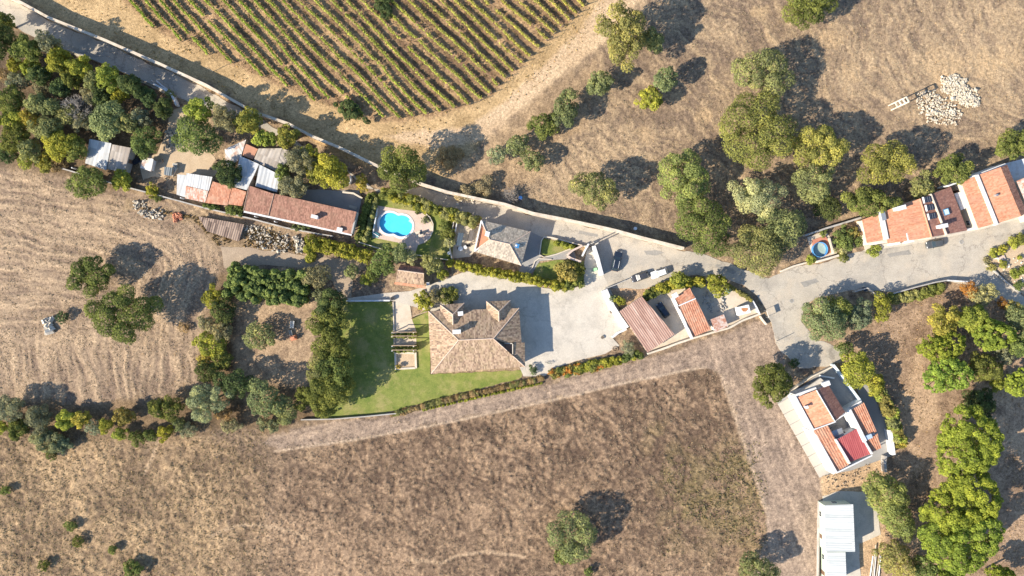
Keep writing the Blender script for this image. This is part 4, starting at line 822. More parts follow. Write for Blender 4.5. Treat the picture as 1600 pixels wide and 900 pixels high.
# ---------------------------------------------------------------- buildings
def slope(mb, pts, pitch=0.25, amp=0.035, thick=0.12):
    p = [Vector(q) for q in pts]; u = Vector((p[1].x - p[0].x, p[1].y - p[0].y, 0)).normalized(); v = Vector((-u.y, u.x, 0))
    cen = sum(p, Vector()) / len(p)
    if (cen - p[0]).dot(v) < 0: v = -v
    q = [((a - p[0]).dot(u), (a - p[0]).dot(v), a.z) for a in p]
    us = [a[0] for a in q]; lo, hi = min(us), max(us)
    smp = sorted(set([round(x, 4) for x in list(np.arange(lo, hi, pitch / 4)) + us])); smp[0] = lo; smp[-1] = hi
    B, T_ = [], []
    vmax = max(a[1] for a in q); rise = max(a[2] for a in q) - min(a[2] for a in q); sl = math.sqrt(1 + (rise / max(vmax, .1)) ** 2)
    for s in smp:
        hit = []
        for i in range(len(q)):
            a, b = q[i], q[(i + 1) % len(q)]
            if abs(a[0] - b[0]) < 1e-6:
                if abs(a[0] - s) < 1e-3: hit += [(a[1], a[2]), (b[1], b[2])]
            elif min(a[0], b[0]) - 1e-4 <= s <= max(a[0], b[0]) + 1e-4:
                t = (s - a[0]) / (b[0] - a[0]); hit.append((a[1] + (b[1] - a[1]) * t, a[2] + (b[2] - a[2]) * t))
        if not hit: continue
        h0, h1 = min(hit), max(hit); o = amp * (0.5 - 0.5 * math.cos(2 * math.pi * s / pitch))
        for L, h in ((B, h0), (T_, h1)): c = p[0] + u * s + v * h[0]; L.append((c.x, c.y, h[1] + o, s, h[0] * sl))
    n = len(B); vs = [b[:3] for b in B] + [t[:3] for t in T_] + [(b[0], b[1], b[2] - thick) for b in B] + [(t[0], t[1], t[2] - thick) for t in T_]
    fs = []; uv = []
    for i in range(n - 1):
        fs.append((i, i + 1, n + i + 1, n + i)); uv.append([B[i][3:], B[i + 1][3:], T_[i + 1][3:], T_[i][3:]])
        for f in ((i, 2 * n + i, 2 * n + i + 1, i + 1), (n + i, n + i + 1, 3 * n + i + 1, 3 * n + i), (2 * n + i, 3 * n + i, 3 * n + i + 1, 2 * n + i + 1)):
            fs.append(f); uv.append([B[i][3:]] * 4)
    for i in (0, n - 1): fs.append((i, n + i, 3 * n + i, 2 * n + i)); uv.append([B[i][3:]] * 4)
    mb.add(vs, fs, uv)
def inset(poly, d):
    n = len(poly); out = []
    A = sum(poly[i][0] * poly[(i + 1) % n][1] - poly[(i + 1) % n][0] * poly[i][1] for i in range(n)); s = 1 if A > 0 else -1
    for i in range(n):
        p0, p1, p2 = Vector(poly[i - 1][:2]), Vector(poly[i][:2]), Vector(poly[(i + 1) % n][:2])
        e1, e2 = (p1 - p0).normalized(), (p2 - p1).normalized()
        n1, n2 = Vector((-e1.y, e1.x)) * s, Vector((-e2.y, e2.x)) * s
        m = (n1 + n2); k = m.length_squared
        m = m * (2 / k) * 1.0 if k > .2 else n1
        q = p1 + m * d * 1.0
        out.append((q.x, q.y))
    return out
FRAME = plain('window_frame_paint', (0.7, 0.68, 0.64), 0.5)
DOORM = plain('door_paint', (0.16, 0.09, 0.055), 0.6)
def walls(root, poly, tops, mat, openings=True, name='wall'):
    mb = MB(); mb.prism(poly, -0.1, tops); w = mb.build(name, mat, root)
    if not openings: return w
    n = len(poly); A = sum(poly[i][0] * poly[(i + 1) % n][1] - poly[(i + 1) % n][0] * poly[i][1] for i in range(n)); s = -1 if A > 0 else 1
    tt = tops if isinstance(tops, (list, tuple)) else [tops] * n
    first = True
    for i in range(n):
        a, b = Vector(poly[i]), Vector(poly[(i + 1) % n]); L = (b - a).length; hmin = min(tt[i], tt[(i + 1) % n])
        if L < 2.6 or hmin < 2.2: continue
        d = (b - a).normalized(); nr = Vector((-d.y, d.x)) * s; rz = math.atan2(d.y, d.x)
        k = max(1, min(3, int(L / 3.6)))
        for j in range(k):
            c = a + d * (L * (j + .5) / k)
            if first and L > 4:
                first = False; q = c + nr * .03; mb = MB(); mb.box((q.x, q.y, 0.02), (0.95, .07, 2.05), rz); dr = mb.build('door', DOORM, root)
                q = c + nr * .08 + d * .35; mb = MB(); mb.box((q.x, q.y, 1.0), (.05, .05, .14), rz); mb.build('handle', METAL, dr); continue
            q = c + nr * .03; mb = MB(); mb.box((q.x, q.y, .95), (1.25, .07, 1.15), rz); fr = mb.build('window', FRAME, root)
            q = c + nr * .055; mb = MB()
            for sg in (-1, 1): r = q + d * .29 * sg; mb.box((r.x, r.y, 1.03), (.52, .06, .99), rz)
            mb.build('pane', GLASS, fr)
    return w
def ridge(root, pts, mat, r=0.13, name='ridge'):
    mb = MB()
    for a, b in zip(pts[:-1], pts[1:]): mb.tube((a[0], a[1], a[2] + .02), (b[0], b[1], b[2] + .02), r, r, 7)
    return mb.build(name, mat, root)
def chimney(root, px, py, z, top, size, rz=0.0, mat=None, cap=None):
    x, y, _ = W(px, py, top); mb = MB(); mb.box((x, y, z), (size[0], size[1], top - z - .12), rz); c = mb.build('chimney', mat or WHITE, root)
    mb = MB(); mb.box((x, y, top - .12), (size[0] + .22, size[1] + .22, .12), rz); mb.build('cap', cap or WHITE, c); return c
def quadroof(root, pts, mat, pitch=.25, amp=.035, name='roof', thick=.12):
    mb = MB(); slope(mb, pts, pitch, amp, thick); return mb.build(name, mat, root)
def G(*a): return [W(a[i], a[i + 1], a[i + 2]) for i in range(0, len(a), 3)]
def base(pts): n = len(pts); return (sum(p[0] for p in pts) / n, sum(p[1] for p in pts) / n, 0)
def shed(name, label, cat, pts, mat, wallmat, pitch=.25, amp=.035, group=None, ins=.25, openings=True, thick=.1, ridgecap=None):
    root = empty(name, base(pts), label, cat, group); quadroof(root, pts, mat, pitch, amp, thick=thick)
    ip = inset(pts, ins); walls(root, ip, [p[2] - .1 - .02 for p in pts], wallmat, openings)
    return root
OLDT = roofmat('old_mottled_tiles', [(0.165, 0.11, 0.08), (0.345, 0.235, 0.155), (0.48, 0.345, 0.24)], .28, .45, stain=(0.31, 0.25, 0.13), amt=.35, sscale=.7, jitter=.75)
ORNG = roofmat('orange_tiles', [(0.38, 0.165, 0.09), (0.50, 0.235, 0.14), (0.60, 0.31, 0.195)], .25, .42, stain=(0.36, 0.19, 0.13), amt=.5, sscale=.35, jitter=.6)
SHADT = roofmat('shade_toned_tiles', [(0.20, 0.10, 0.08), (0.29, 0.14, 0.10), (0.36, 0.19, 0.14)], .25, .42, stain=(0.17, 0.10, 0.085), amt=.4, jitter=.7)  # darker tiles: shade painted into slopes facing away from the sun
BRNT = roofmat('brown_tiles', [(0.17, 0.085, 0.06), (0.26, 0.13, 0.09), (0.36, 0.19, 0.135)], .25, .42, stain=(0.28, 0.18, 0.12), amt=.35, sscale=.5, jitter=.8)
REDT = roofmat('red_brown_tiles', [(0.34, 0.14, 0.085), (0.46, 0.205, 0.12), (0.56, 0.29, 0.19)], .3, .45, stain=(0.46, 0.33, 0.23), amt=.5, sscale=.6, jitter=.7)
PATCH = roofmat('patched_tiles', [(0.42, 0.19, 0.12), (0.52, 0.27, 0.18), (0.62, 0.50, 0.42)], .3, .45, stain=(0.6, 0.54, 0.48), amt=.6, sscale=.5)
RUST = roofmat('rusty_sheets', [(0.30, 0.17, 0.13), (0.42, 0.26, 0.20), (0.56, 0.40, 0.32)], .55, 6.0, stain=(0.24, 0.13, 0.095), amt=.3, sscale=.5, streak=.35, jitter=.5)
TIN = roofmat('pale_tin', [(0.40, 0.41, 0.41), (0.48, 0.49, 0.49), (0.57, 0.57, 0.56)], .9, 4.0, stain=(0.42, 0.36, 0.30), amt=.35, sscale=.4, rough=.55, streak=.3)
TINR = roofmat('rust_flecked_tin', [(0.56, 0.52, 0.47), (0.66, 0.62, 0.57), (0.72, 0.70, 0.66)], .9, 2.0, stain=(0.40, 0.20, 0.12), amt=.75, sscale=.7, streak=.4)
FIBRE = roofmat('old_fibre_cement', [(0.30, 0.255, 0.215), (0.37, 0.325, 0.275), (0.44, 0.39, 0.34)], .9, 2.2, stain=(0.22, 0.18, 0.145), amt=.5, sscale=.5, streak=.3)
BARNT = roofmat('white_sheeting', [(0.40, 0.42, 0.41), (0.47, 0.485, 0.475), (0.53, 0.545, 0.535)], .4, 6.0, stain=(0.56, 0.56, 0.53), amt=.3, rough=.5)
CRIM = roofmat('crimson_sheeting', [(0.30, 0.065, 0.065), (0.36, 0.085, 0.085), (0.42, 0.12, 0.11)], .45, 5.0, jitter=.4, rough=.6)
RIDGEM = surf('pale_ridge_mortar', (0.50, 0.36, 0.27), (0.62, 0.48, 0.38), 1.5)

# main house
e, rt = 4.8, 7.6
root = empty('main_house', (W(745, 530)[0], W(745, 530)[1], 0), 'large villa with mottled hipped tile roof and two front gables beside the lawn', 'house')
TL, TR, R1, R2 = W(669, 486, e), W(811, 481.5, e), W(716.5, 531.5, rt), W(771, 529, rt)
BL, BR = W(674, 583.5, e), W(820.5, 573, e - .25)
MR, MR2 = W(815, 535, e), W(820, 535, e - .25)
for pts in ([BL, BR, R2, R1], [BL, TL, R1], [TL, TR, R2, R1]): quadroof(root, pts, OLDT, .28, .045)
X1 = tuple(R2[i] + (BR[i] - R2[i]) * .42 for i in range(3)); X2 = tuple(R2[i] + (BR[i] - R2[i]) * .62 for i in range(3))
quadroof(root, [TR, MR, W(805, 535, 5.35), W(790, 535.5, 6.15), R2], OLDT, .28, .045)
quadroof(root, [MR2, BR, W(802.5, 556, 5.55), W(803, 535.2, 5.39)], OLDT, .28, .045)
quadroof(root, [W(803, 535.2, 5.4), W(802.5, 553.5, 5.4), W(801.5, 553.5, 5.45), W(801.5, 536, 5.45)], OLDT, .28, .02)
mb = MB(); q = [W2(788.5, 536, 4.6), W2(801, 536, 4.6), W2(801, 553.5, 4.6), W2(788.5, 553.5, 4.6)]; mb.prism(q, 4.6, 4.85); mb.build('roof_terrace', BRICK, root)
mb = MB()
for a, b in ((0, 1), (1, 2), (2, 3)):
    p0, p1 = q[a], q[b]; L = math.dist(p0, p1); mb.box(((p0[0] + p1[0]) / 2, (p0[1] + p1[1]) / 2, 4.7), (L + .2, .2, 1.05), math.atan2(p1[1] - p0[1], p1[0] - p0[0]))
mb.build('parapet', CREAM, root)
ridge(root, [R1, R2], RIDGEM); ridge(root, [TL, R1], RIDGEM); ridge(root, [BL, R1], RIDGEM); ridge(root, [TR, R2], RIDGEM); ridge(root, [R2, X1], RIDGEM); ridge(root, [X2, BR], RIDGEM)
for lx, ly, rx, ry, ax, ay, bx, by in ((688, 476.5, 725.5, 473.5, 707.5, 491.5, 708, 508), (760, 471, 797.5, 469.5, 779.5, 487, 779.8, 503)):
    a, b = W(lx, ly, 4.75), W(rx, ry, 4.75); ap, bk = W(ax, ay, 6.55), W(bx, by, 6.55)
    ll, rr = W(lx + 1, ly + 16, 4.75), W(rx - 1, ry + 16, 4.75)
    quadroof(root, [a, b, ap], OLDT, .28, .045, 'gable_roof'); quadroof(root, [a, (a[0], ll[1] - .2, 4.75), bk, ap], OLDT, .28, .045, 'gable_roof'); quadroof(root, [b, (b[0], rr[1] - .2, 4.75), bk, ap], OLDT, .28, .045, 'gable_roof')
    ridge(root, [a, ap], RIDGEM); ridge(root, [b, ap], RIDGEM); ridge(root, [ap, bk], RIDGEM)
    walls(root, [(a[0] + .35, a[1] - .35), (b[0] - .35, b[1] - .35), (b[0] - .35, b[1] - 3.2), (a[0] + .35, a[1] - 3.2)], 4.6, CREAM, True, 'bay_wall')
walls(root, inset([TL, TR, MR, MR2, BR, BL], .45), 4.5, CREAM)
chimney(root, 713.5, 518.5, 6.4, 8.5, (1.65, .75), R(2)); chimney(root, 719.5, 490, 5.2, 6.8, (1.0, .75), R(5))
# roadside house
root = empty('roadside_house', (W(785, 380)[0], W(785, 380)[1], 0), 'house with grey-tan hipped roof and orange roof terrace beside the shaded road', 'house')
e = 4.1; GTAN = roofmat('grey_tan_tiles', [(0.27, 0.225, 0.18), (0.40, 0.335, 0.26), (0.52, 0.435, 0.34)], .28, .45, stain=(0.26, 0.24, 0.19), amt=.45, sscale=.6)
TL, TR, BR, BL = W(752, 344, e), W(829, 362, e), W(814.5, 415, e), W(741, 393, e)
RA, RB = W(765, 374.5, 5.9), W(796, 381.5, 5.9)
quadroof(root, [TL, TR, RB, RA], GTAN, .28, .045); quadroof(root, [BL, BR, RB, RA], GTAN, .28, .045); quadroof(root, [TR, BR, RB], GTAN, .28, .045)
for a, b in ((RA, RB), (TR, RB), (BR, RB), (TL, RA), (BL, RA)): ridge(root, [a, b], RIDGEM)
walls(root, inset([TL, TR, BR, BL], .4), 3.85, CREAM)
mb = MB(); mb.prism([W2(753, 352, 4.2), W2(765, 374, 4.2), W2(744.5, 389, 4.2)], 3.8, 4.12); mb.build('roof_terrace', TERRA, root)
mb = MB()
for a, b in (((752, 345), (741.5, 392.5)), ((752, 345), (765, 373)), ((741.5, 392.5), (765, 375))):
    p0, p1 = W2(*a, 4.5), W2(*b, 4.5); L = math.dist(p0, p1); mb.box(((p0[0] + p1[0]) / 2, (p0[1] + p1[1]) / 2, 4.0), (L, .32, .55 + .01 * len(mb.v)), math.atan2(p1[1] - p0[1], p1[0] - p0[0]))
mb.build('parapet', WHITE, root); chimney(root, 761.5, 365.5, 5.0, 6.7, (.8, .9), R(-15))
mb = MB(); x, y, z = W(807.3, 384, 5.2); mb.box((x, y, z - .1), (1.2, 1.0, .2), R(-15)); sk = mb.build('skylight', plain('blue_glazing', (.05, .2, .42), .1), root)
mb = MB(); mb.box((x - .1, y + .05, z + .1), (.4, .4, .05), R(-15)); mb.build('pane', WPAINT, sk)
# small cottage
root = empty('small_cottage', (W(643, 432)[0], W(643, 432)[1], 0), 'small gabled cottage with brown tiles and a terracotta porch beside the drive', 'cottage')
e = 2.8; P = G(617.5, 440, e, 662.5, 446, e, 662.5, 427.5, 4.1, 621.5, 422, 4.1); quadroof(root, P, OLDT, .28, .045)
P2 = G(626, 413.5, e, 661, 417.5, e, 662.5, 427.5, 4.1, 621.5, 422, 4.1); quadroof(root, P2, SHADT, .28, .045); ridge(root, [P[3], P[2]], RIDGEM)
walls(root, inset([P[0], P[1], P2[1], P2[0]], .3), 2.65, CREAM)
quadroof(root, G(615.5, 444, 2.2, 666, 451, 2.2, 663.5, 446.5, 2.55, 617, 440.5, 2.55), ORNG, .3, .05, 'porch_roof')
mb = MB(); x, y, _ = W(668.5, 443.5, 1.8); mb.box((x, y, 0), (.7, .7, 1.8), .2); mb.build('oven', WHITE, root)
# long brown-roofed house (two builds)
root = empty('long_house', (W(470, 330)[0], W(470, 330)[1], 0), 'long single-storey house with a brown tiled roof and white veranda eave', 'house')
hi, lo = 4.3, 3.1
quadroof(root, G(381, 329, lo, 419, 336.5, lo, 428, 303, hi, 389.5, 290, hi), BRNT, .25, .04); quadroof(root, G(419.8, 337, lo, 549, 366, lo, 557, 331, hi, 428.8, 302.5, hi + .02), BRNT, .25, .04)
ridge(root, G(428.3, 302.5, hi + .05, 419.4, 336.5, lo + .1), BRICK, .14, 'divider'); ridge(root, G(389.5, 290, hi, 381, 329, lo), BRICK, .12, 'verge')
wp = [W2(383, 322, 3), W2(545, 357.5, 3), W2(555.5, 333.5, 3.9), W2(391, 293, 3.9)]; walls(root, wp, [3.15, 3.15, 4.05, 4.05], BRICK)
a, b = W(381, 330.5, 2.95), W(549.5, 367, 2.95); L = math.dist(a[:2], b[:2]); rz = math.atan2(b[1] - a[1], b[0] - a[0])
mb = MB(); mb.box(((a[0] + b[0]) / 2, (a[1] + b[1]) / 2, 2.72), (L, .42, .26), rz); mb.build('gutter', WHITE, root)
for i in range(9):
    t = (i + .3) / 9; mb = MB(); mb.box((a[0] + (b[0] - a[0]) * t, a[1] + (b[1] - a[1]) * t, 0), (.22, .22, 2.7), rz); mb.build('post', WHITE, root)
mb = MB(); mb.box((W(553.5, 348, 3.6)[0], W(553.5, 348, 3.6)[1], 2.0), (.35, 5.2, 1.75), R(-13)); mb.build('gable_wall', GREYW, root)
chimney(root, 491, 338.5, 3.2, 5.2, (1.35, .6), R(-14)); chimney(root, 530.5, 358.5, 3.0, 4.0, (1.1, .7), R(-12))
# row of sheds, left to right
SGp = 'sheds and outhouses of the farmyard'
shed('tin_shed', 'low shed with a shaded pale blue-white tin roof at the edge of the wood', 'shed', G(133, 255, 2.4, 166, 266, 2.4, 174, 224, 3.0, 140, 217, 3.0), TIN, GREYW, .9, .03)
shed('grey_shed', 'shed with a brown-grey fibre cement roof beside the blue-white tin roof', 'shed', G(167.5, 263.5, 2.8, 194, 270.5, 2.8, 204.5, 231, 3.1, 175, 225.5, 3.1), FIBRE, GREYW, .9, .04)
shed('lean_to', 'narrow white sheet lean-to at the left end of the shed row', 'shed', G(276, 304, 2.1, 290, 308.5, 2.2, 291.5, 273.5, 2.5, 277, 272.5, 2.4), TIN, GREYW, .9, .03, openings=False)
shed('brick_shed', 'shed roofed half in pale tin and half in patched brick-red tiles', 'shed', G(290.5, 290, 2.75, 326, 298, 2.75, 332, 276.5, 3.1, 291.5, 270.5, 3.1), TIN, GREYW, .6, .04)
s_ = shed('patched_shed', 'patched brick-red tile roof joined below the pale tin one', 'shed', G(289.5, 310, 2.3, 320.5, 316.5, 2.3, 325.5, 298.5, 2.7, 290.5, 290.5, 2.7), PATCH, GREYW, .3, .05)
shed('orange_shed', 'outhouse with an orange tiled roof in the middle of the shed row', 'shed', G(321, 317, 2.4, 355, 321, 2.4, 362, 292, 3.2, 332.5, 283.5, 3.2), REDT, GREYW, .3, .05)
shed('tiled_outhouse', 'smaller brownish-orange tiled outhouse left of the long house', 'shed', G(356, 319, 2.4, 378, 322, 2.4, 385, 299.5, 3.1, 363, 292.5, 3.1), REDT, GREYW, .3, .05)
shed('white_shed', 'half shaded smooth white metal roof under the dark green tree', 'shed', G(364, 291.5, 2.9, 385.5, 297, 2.9, 405, 256.5, 3.4, 375, 243.5, 3.4), TIN, GREYW, 2.0, .02)
shed('ribbed_shed', 'ribbed white corrugated roof behind the long house', 'shed', G(399, 291, 3.2, 433, 300.5, 3.2, 436.5, 273, 3.6, 405.5, 257, 3.6), TIN, GREYW, 1.0, .07)
shed('old_barn', 'old grey-brown roofed outbuilding under the light green tree', 'shed', G(396, 251, 2.8, 430, 267.5, 2.8, 441, 231.5, 3.3, 404, 232, 3.3), FIBRE, GREYW, .9, .05)
shed('old_barn_annex', 'right hand annex of the grey-brown outbuilding', 'shed', G(430.5, 267, 2.75, 451, 251.5, 2.75, 458, 238.5, 3.2, 441.5, 231.8, 3.25), FIBRE, GREYW, .9, .05, openings=False)
shed('rusty_shed', 'shed of rust-flecked white sheets beside the terracotta roof', 'shed', G(354, 262, 2.3, 375.5, 248.5, 2.4, 384.5, 218, 2.9, 351, 233, 2.8), TINR, GREYW, .9, .04)
shed('terracotta_annex', 'flat terracotta coloured roof patch between rusty sheets and grey-brown barn', 'shed', G(379, 243, 2.5, 394.5, 249, 2.5, 403, 233, 2.6, 383, 224, 2.6), surf('terracotta_screed', (0.40, 0.19, 0.12), (0.5, 0.26, 0.17), 1), GREYW, 3, .0, openings=False)
shed('tank_shelter', 'small dark slatted shelter left of the shed row', 'shelter', G(256, 273, 1.5, 268, 275, 1.5, 269.5, 262, 1.6, 257, 260.5, 1.6), roofmat('slate_blue_slats', [(.12, .14, .15), (.2, .22, .23), (.3, .32, .33)], .4, 3), GREYW, .5, .08, openings=False)
shed('junk_hut', 'little roofless-looking white hut between the wood and the shed row', 'hut', G(219, 262, 1.8, 236, 268, 1.8, 240, 248, 2.0, 224, 246, 2.0), TINR, WHITE, .9, .04, openings=False)
shed('long_low_shed', 'long low collapsed shed with dark brown corrugated tiles in the field margin', 'shed', G(324, 361.5, .9, 373, 377.5, .9, 381.5, 350.5, 1.3, 309.5, 338, 1.3), roofmat('weathered_brown_tiles', [(.11, .075, .06), (.2, .14, .11), (.3, .22, .17)], .5, 2.5, stain=(.35, .27, .2), amt=.4), GREYW, .55, .09, openings=False)
# cottages right of the courtyard
shed('rusty_house', 'building with a large rusty pink corrugated roof beside the courtyard', 'house', G(1012, 551, 3.0, 1054, 522.5, 3.0, 1002.5, 463, 3.5, 968, 486.5, 3.5), RUST, CREAM, .5, .055)
root = empty('tiled_cottage', (W(1086, 490)[0], W(1086, 490)[1], 0), 'long cottage with a ribbed red-brown roof and white left wall', 'cottage')
P = G(1083, 526.5, 3.0, 1111, 515, 3.0, 1087, 466.5, 3.3, 1061.5, 478, 3.3); quadroof(root, P, REDT, .5, .06)
quadroof(root, G(1060.5, 477.5, 3.1, 1086.5, 466, 3.0, 1077.5, 449.5, 3.2, 1053.5, 464.5, 3.2), REDT, .3, .06, 'rear_roof')
walls(root, [W2(1056, 466, 3), W2(1083, 524, 3), W2(1109.5, 513.5, 3), W2(1077, 451.5, 3)], 2.85, WHITE)
mb = MB()
for a, b in (((1050.5, 465), (1082, 529)), ((1060.5, 477.8), (1087, 466.3))):
    p0, p1 = W2(*a, 3.4), W2(*b, 3.4); L = math.dist(p0, p1); mb.box(((p0[0] + p1[0]) / 2, (p0[1] + p1[1]) / 2, 2.4), (L, .45 if a[0] < 1052 else .25, 1.05), math.atan2(p1[1] - p0[1], p1[0] - p0[0]))
mb.build('parapet', WHITE, root); chimney(root, 1055.5, 461.5, 2.5, 4.2, (.9, .9), R(30))
shed('tool_shed', 'small square shed with patchy red-brown tiles right of the tiled cottage', 'shed', G(1110.5, 499, 2.6, 1117.5, 519, 2.6, 1138, 510, 2.3, 1131, 491, 2.3), PATCH, WHITE, .3, .05)
# row houses along the upper road
RH = 'row houses along the upper road'
root = empty('row_house', (W(1405, 350)[0], W(1405, 350)[1], 0), 'row house with a broad sunlit orange roof and white parapet beside the round pool', 'house', RH)
rz0 = 5.6
quadroof(root, G(1379.5, 331, 4.3, 1387, 381, 4.3, 1455.5, 370.5, rz0, 1437, 310.5, rz0), ORNG, .25, .04)
quadroof(root, G(1347, 343.5, 3.6, 1354.5, 379.5, 3.6, 1385.5, 374.5, 4.2, 1378, 332, 4.2), ORNG, .25, .04)
walls(root, [W2(1349.5, 344, 3.4), W2(1356, 383, 3.4), W2(1455, 372, 5.4), W2(1436, 312, 5.4)], [3.35, 3.35, 5.3, 5.3], CREAM)
mb = MB(); p0, p1 = W2(1377, 329, 4.8), W2(1386, 374, 4.8); L = math.dist(p0, p1); mb.box(((p0[0] + p1[0]) / 2, (p0[1] + p1[1]) / 2, 3.6), (L, .95, 1.15), math.atan2(p1[1] - p0[1], p1[0] - p0[0])); mb.build('parapet', WHITE, root)
mb = MB(); x, y, _ = W(1380.5, 337, 5.0); mb.box((x, y, 4.6), (1.0, 2.2, .45), R(12)); mb.build('roof_hatch', METAL, root)
chimney(root, 1409.5, 324.5, 4.7, 7.0, (1.75, .8), R(15)); mb = MB(); x, y, _ = W(1422, 371, 4.9); mb.box((x, y, 2.6), (1.5, 2.3, 2.35), R(11)); mb.build('white_dormer', WHITE, root)
mb = MB(); x, y, _ = W(1403, 376, 4.0); mb.box((x, y, .1), (.9, 1.8, 3.9), R(11)); mb.build('porch_wall', WHITE, root)
quadroof(root, G(1404.5, 380, 3.2, 1419, 377.5, 3.2, 1416.5, 368, 4.0, 1403, 370.5, 4.0), ORNG, .25, .04, 'porch_roof')
root = empty('row_house', (W(1475, 335)[0], W(1475, 335)[1], 0), 'row house with shade-darkened red roof, solar panels and a blue skylight', 'house', RH)
quadroof(root, G(1485.5, 291.5, 4.0, 1511.5, 360, 4.0, 1456, 370.5, rz0 - .05, 1437.5, 310.5, rz0 - .05), SHADT, .25, .04)  # east slope: its shade is put into the tile colour
walls(root, [W2(1437, 312, 5.4), W2(1455.5, 372.5, 5.4), W2(1511, 362, 3.8), W2(1484.5, 293, 3.8)], [5.3, 5.3, 3.8, 3.8], CREAM)
ridge(root, G(1437.2, 310.5, rz0 + .05, 1455.7, 370.5, rz0 + .05), ORNG, .18)
mb = MB(); p0, p1 = W2(1454.5, 303, 5.4), W2(1479.5, 367, 5.4); L = math.dist(p0, p1); mb.box(((p0[0] + p1[0]) / 2, (p0[1] + p1[1]) / 2, 4.3), (L, .3, 1.15), math.atan2(p1[1] - p0[1], p1[0] - p0[0])); mb.build('parapet', CREAM, root)
PVM = plain('solar_glass', (.025, .03, .045), .12, .6)
for px, py in ((1449.5, 311.5), (1453.5, 324), (1457, 337.5)):
    x, y, z = W(px, py, 5.45); mb = MB(); mb.box((x, y, z - .1), (1.9, 1.35, .12), R(12)); pn = mb.build('solar_panel', PVM, root)
    mb = MB(); mb.box((x - 1.05, y - .22, z - .05), (.3, 1.5, .34), R(12)); mb.build('tank', WPAINT, pn)
    mb = MB()
    for k in range(3): mb.box((x - .5 + .5 * k, y + .1 * (k - 1), z + .02), (.04, 1.3, .02), R(12))
    mb.build('frame', METAL, pn)
x, y, z = W(1479, 331, 4.9); mb = MB(); mb.box((x, y, z - .3), (1.25, 1.5, .35), R(17)); sk = mb.build('skylight', plain('blue_frame', (.08, .2, .33), .3), root)
mb = MB(); mb.box((x, y, z + .052), (.95, 1.2, .02), R(17)); mb.build('pane', plain('pale_glazing', (.5, .66, .72), .1), sk)
chimney(root, 1474.5, 353, 4.3, 6.6, (1.9, .7), R(12))
root = empty('row_house', (W(1545, 310)[0], W(1545, 310)[1], 0), 'row house with two large smooth orange slopes and a brown slope at the right edge', 'house', RH)
quadroof(root, G(1502, 284.5, 4.4, 1528.5, 356.5, 4.4, 1559, 348.5, 5.0, 1529, 273, 5.0), ORNG, .25, .03)
quadroof(root, G(1529.5, 273, 5.0, 1559.5, 348.5, 5.0, 1595.5, 337.5, 5.9, 1563.5, 261, 5.9), ORNG, .25, .03)
quadroof(root, G(1573.5, 257, 5.2, 1604, 332, 5.2, 1596, 337.5, 5.85, 1564, 261, 5.85), BRNT, .25, .04)
walls(root, [W2(1503, 285.5, 4.2), W2(1529, 358.5, 4.2), W2(1603, 336, 5), W2(1573, 259, 5)], [4.2, 4.2, 5.1, 5.1], CREAM)
mb = MB(); p0, p1 = W2(1527.5, 273, 5.5), W2(1559, 351, 5.5); L = math.dist(p0, p1); mb.box(((p0[0] + p1[0]) / 2, (p0[1] + p1[1]) / 2, 4.4), (L, .62, 1.0), math.atan2(p1[1] - p0[1], p1[0] - p0[0])); mb.build('parapet', WHITE, root)
mb = MB(); x, y, _ = W(1559, 304.5, 6.2); mb.box((x, y, 5.2), (.5, .5, .9), R(15)); mb.build('vent', METAL, root)
mb = MB(); p0, p1 = W2(1486, 290, 5.2), W2(1574, 256, 5.2)
L = math.dist(p0, p1); mb.box(((p0[0] + p1[0]) / 2, (p0[1] + p1[1]) / 2 + .1, 0), (L, .35, 4.6), math.atan2(p1[1] - p0[1], p1[0] - p0[0])); mb.build('rear_wall', WHITE, root)
# courtyard between
root = empty('courtyard_terrace', (W(1505, 325)[0], W(1505, 325)[1], 0), 'white upper terrace in the gap between the shade-darkened and the orange roof', 'terrace')
mb = MB(); mb.prism([W2(1492, 303, 3), W2(1505, 298, 3), W2(1514, 323, 3), W2(1502, 328.5, 3)], 0, 2.9); mb.build('slab', WHITE, root)
mb = MB(); mb.prism([W2(1488, 292, 1), W2(1502, 287, 1), W2(1528, 356, 1), W2(1513, 359, 1)], 0, .15); mb.build('yard_floor', BRICK, root)
mb = MB(); mb.prism([W2(1511, 357, 2), W2(1528, 353.5, 2), W2(1529, 356.5, 2), W2(1512, 360, 2)], 0, 2.0); mb.build('gate_wall', WHITE, root)
# building at the right edge
root = empty('edge_house', (W(1605, 280)[0], W(1605, 280)[1], 0), 'house cut by the right frame edge with white terrace and blue balustrade', 'house', RH)
mb = MB(); mb.prism([W2(1576, 254, 4), W2(1600, 320, 4), W2(1650, 302, 4), W2(1630, 240, 4)], 0, 1.2); mb.build('terrace_floor', WHITE, root)
quadroof(root, G(1588, 283, 4.6, 1618, 350, 4.6, 1660, 330, 5.6, 1640, 262, 5.6), PATCH, .3, .05); walls(root, [W2(1590, 284, 4.5), W2(1616, 345, 4.5), W2(1655, 330, 4.5), W2(1640, 264, 4.5)], 4.45, CREAM, False)
mb = MB()
for i in range(8):
    x, y, _ = W(1574.5 + 1.55 * i, 254.5 + 3.2 * i, 4.4); mb.box((x, y, 1.15), (.3, .22, .8), R(-65))
mb.build('balustrade', plain('pale_blue_paint', (.45, .6, .7), .5), root)
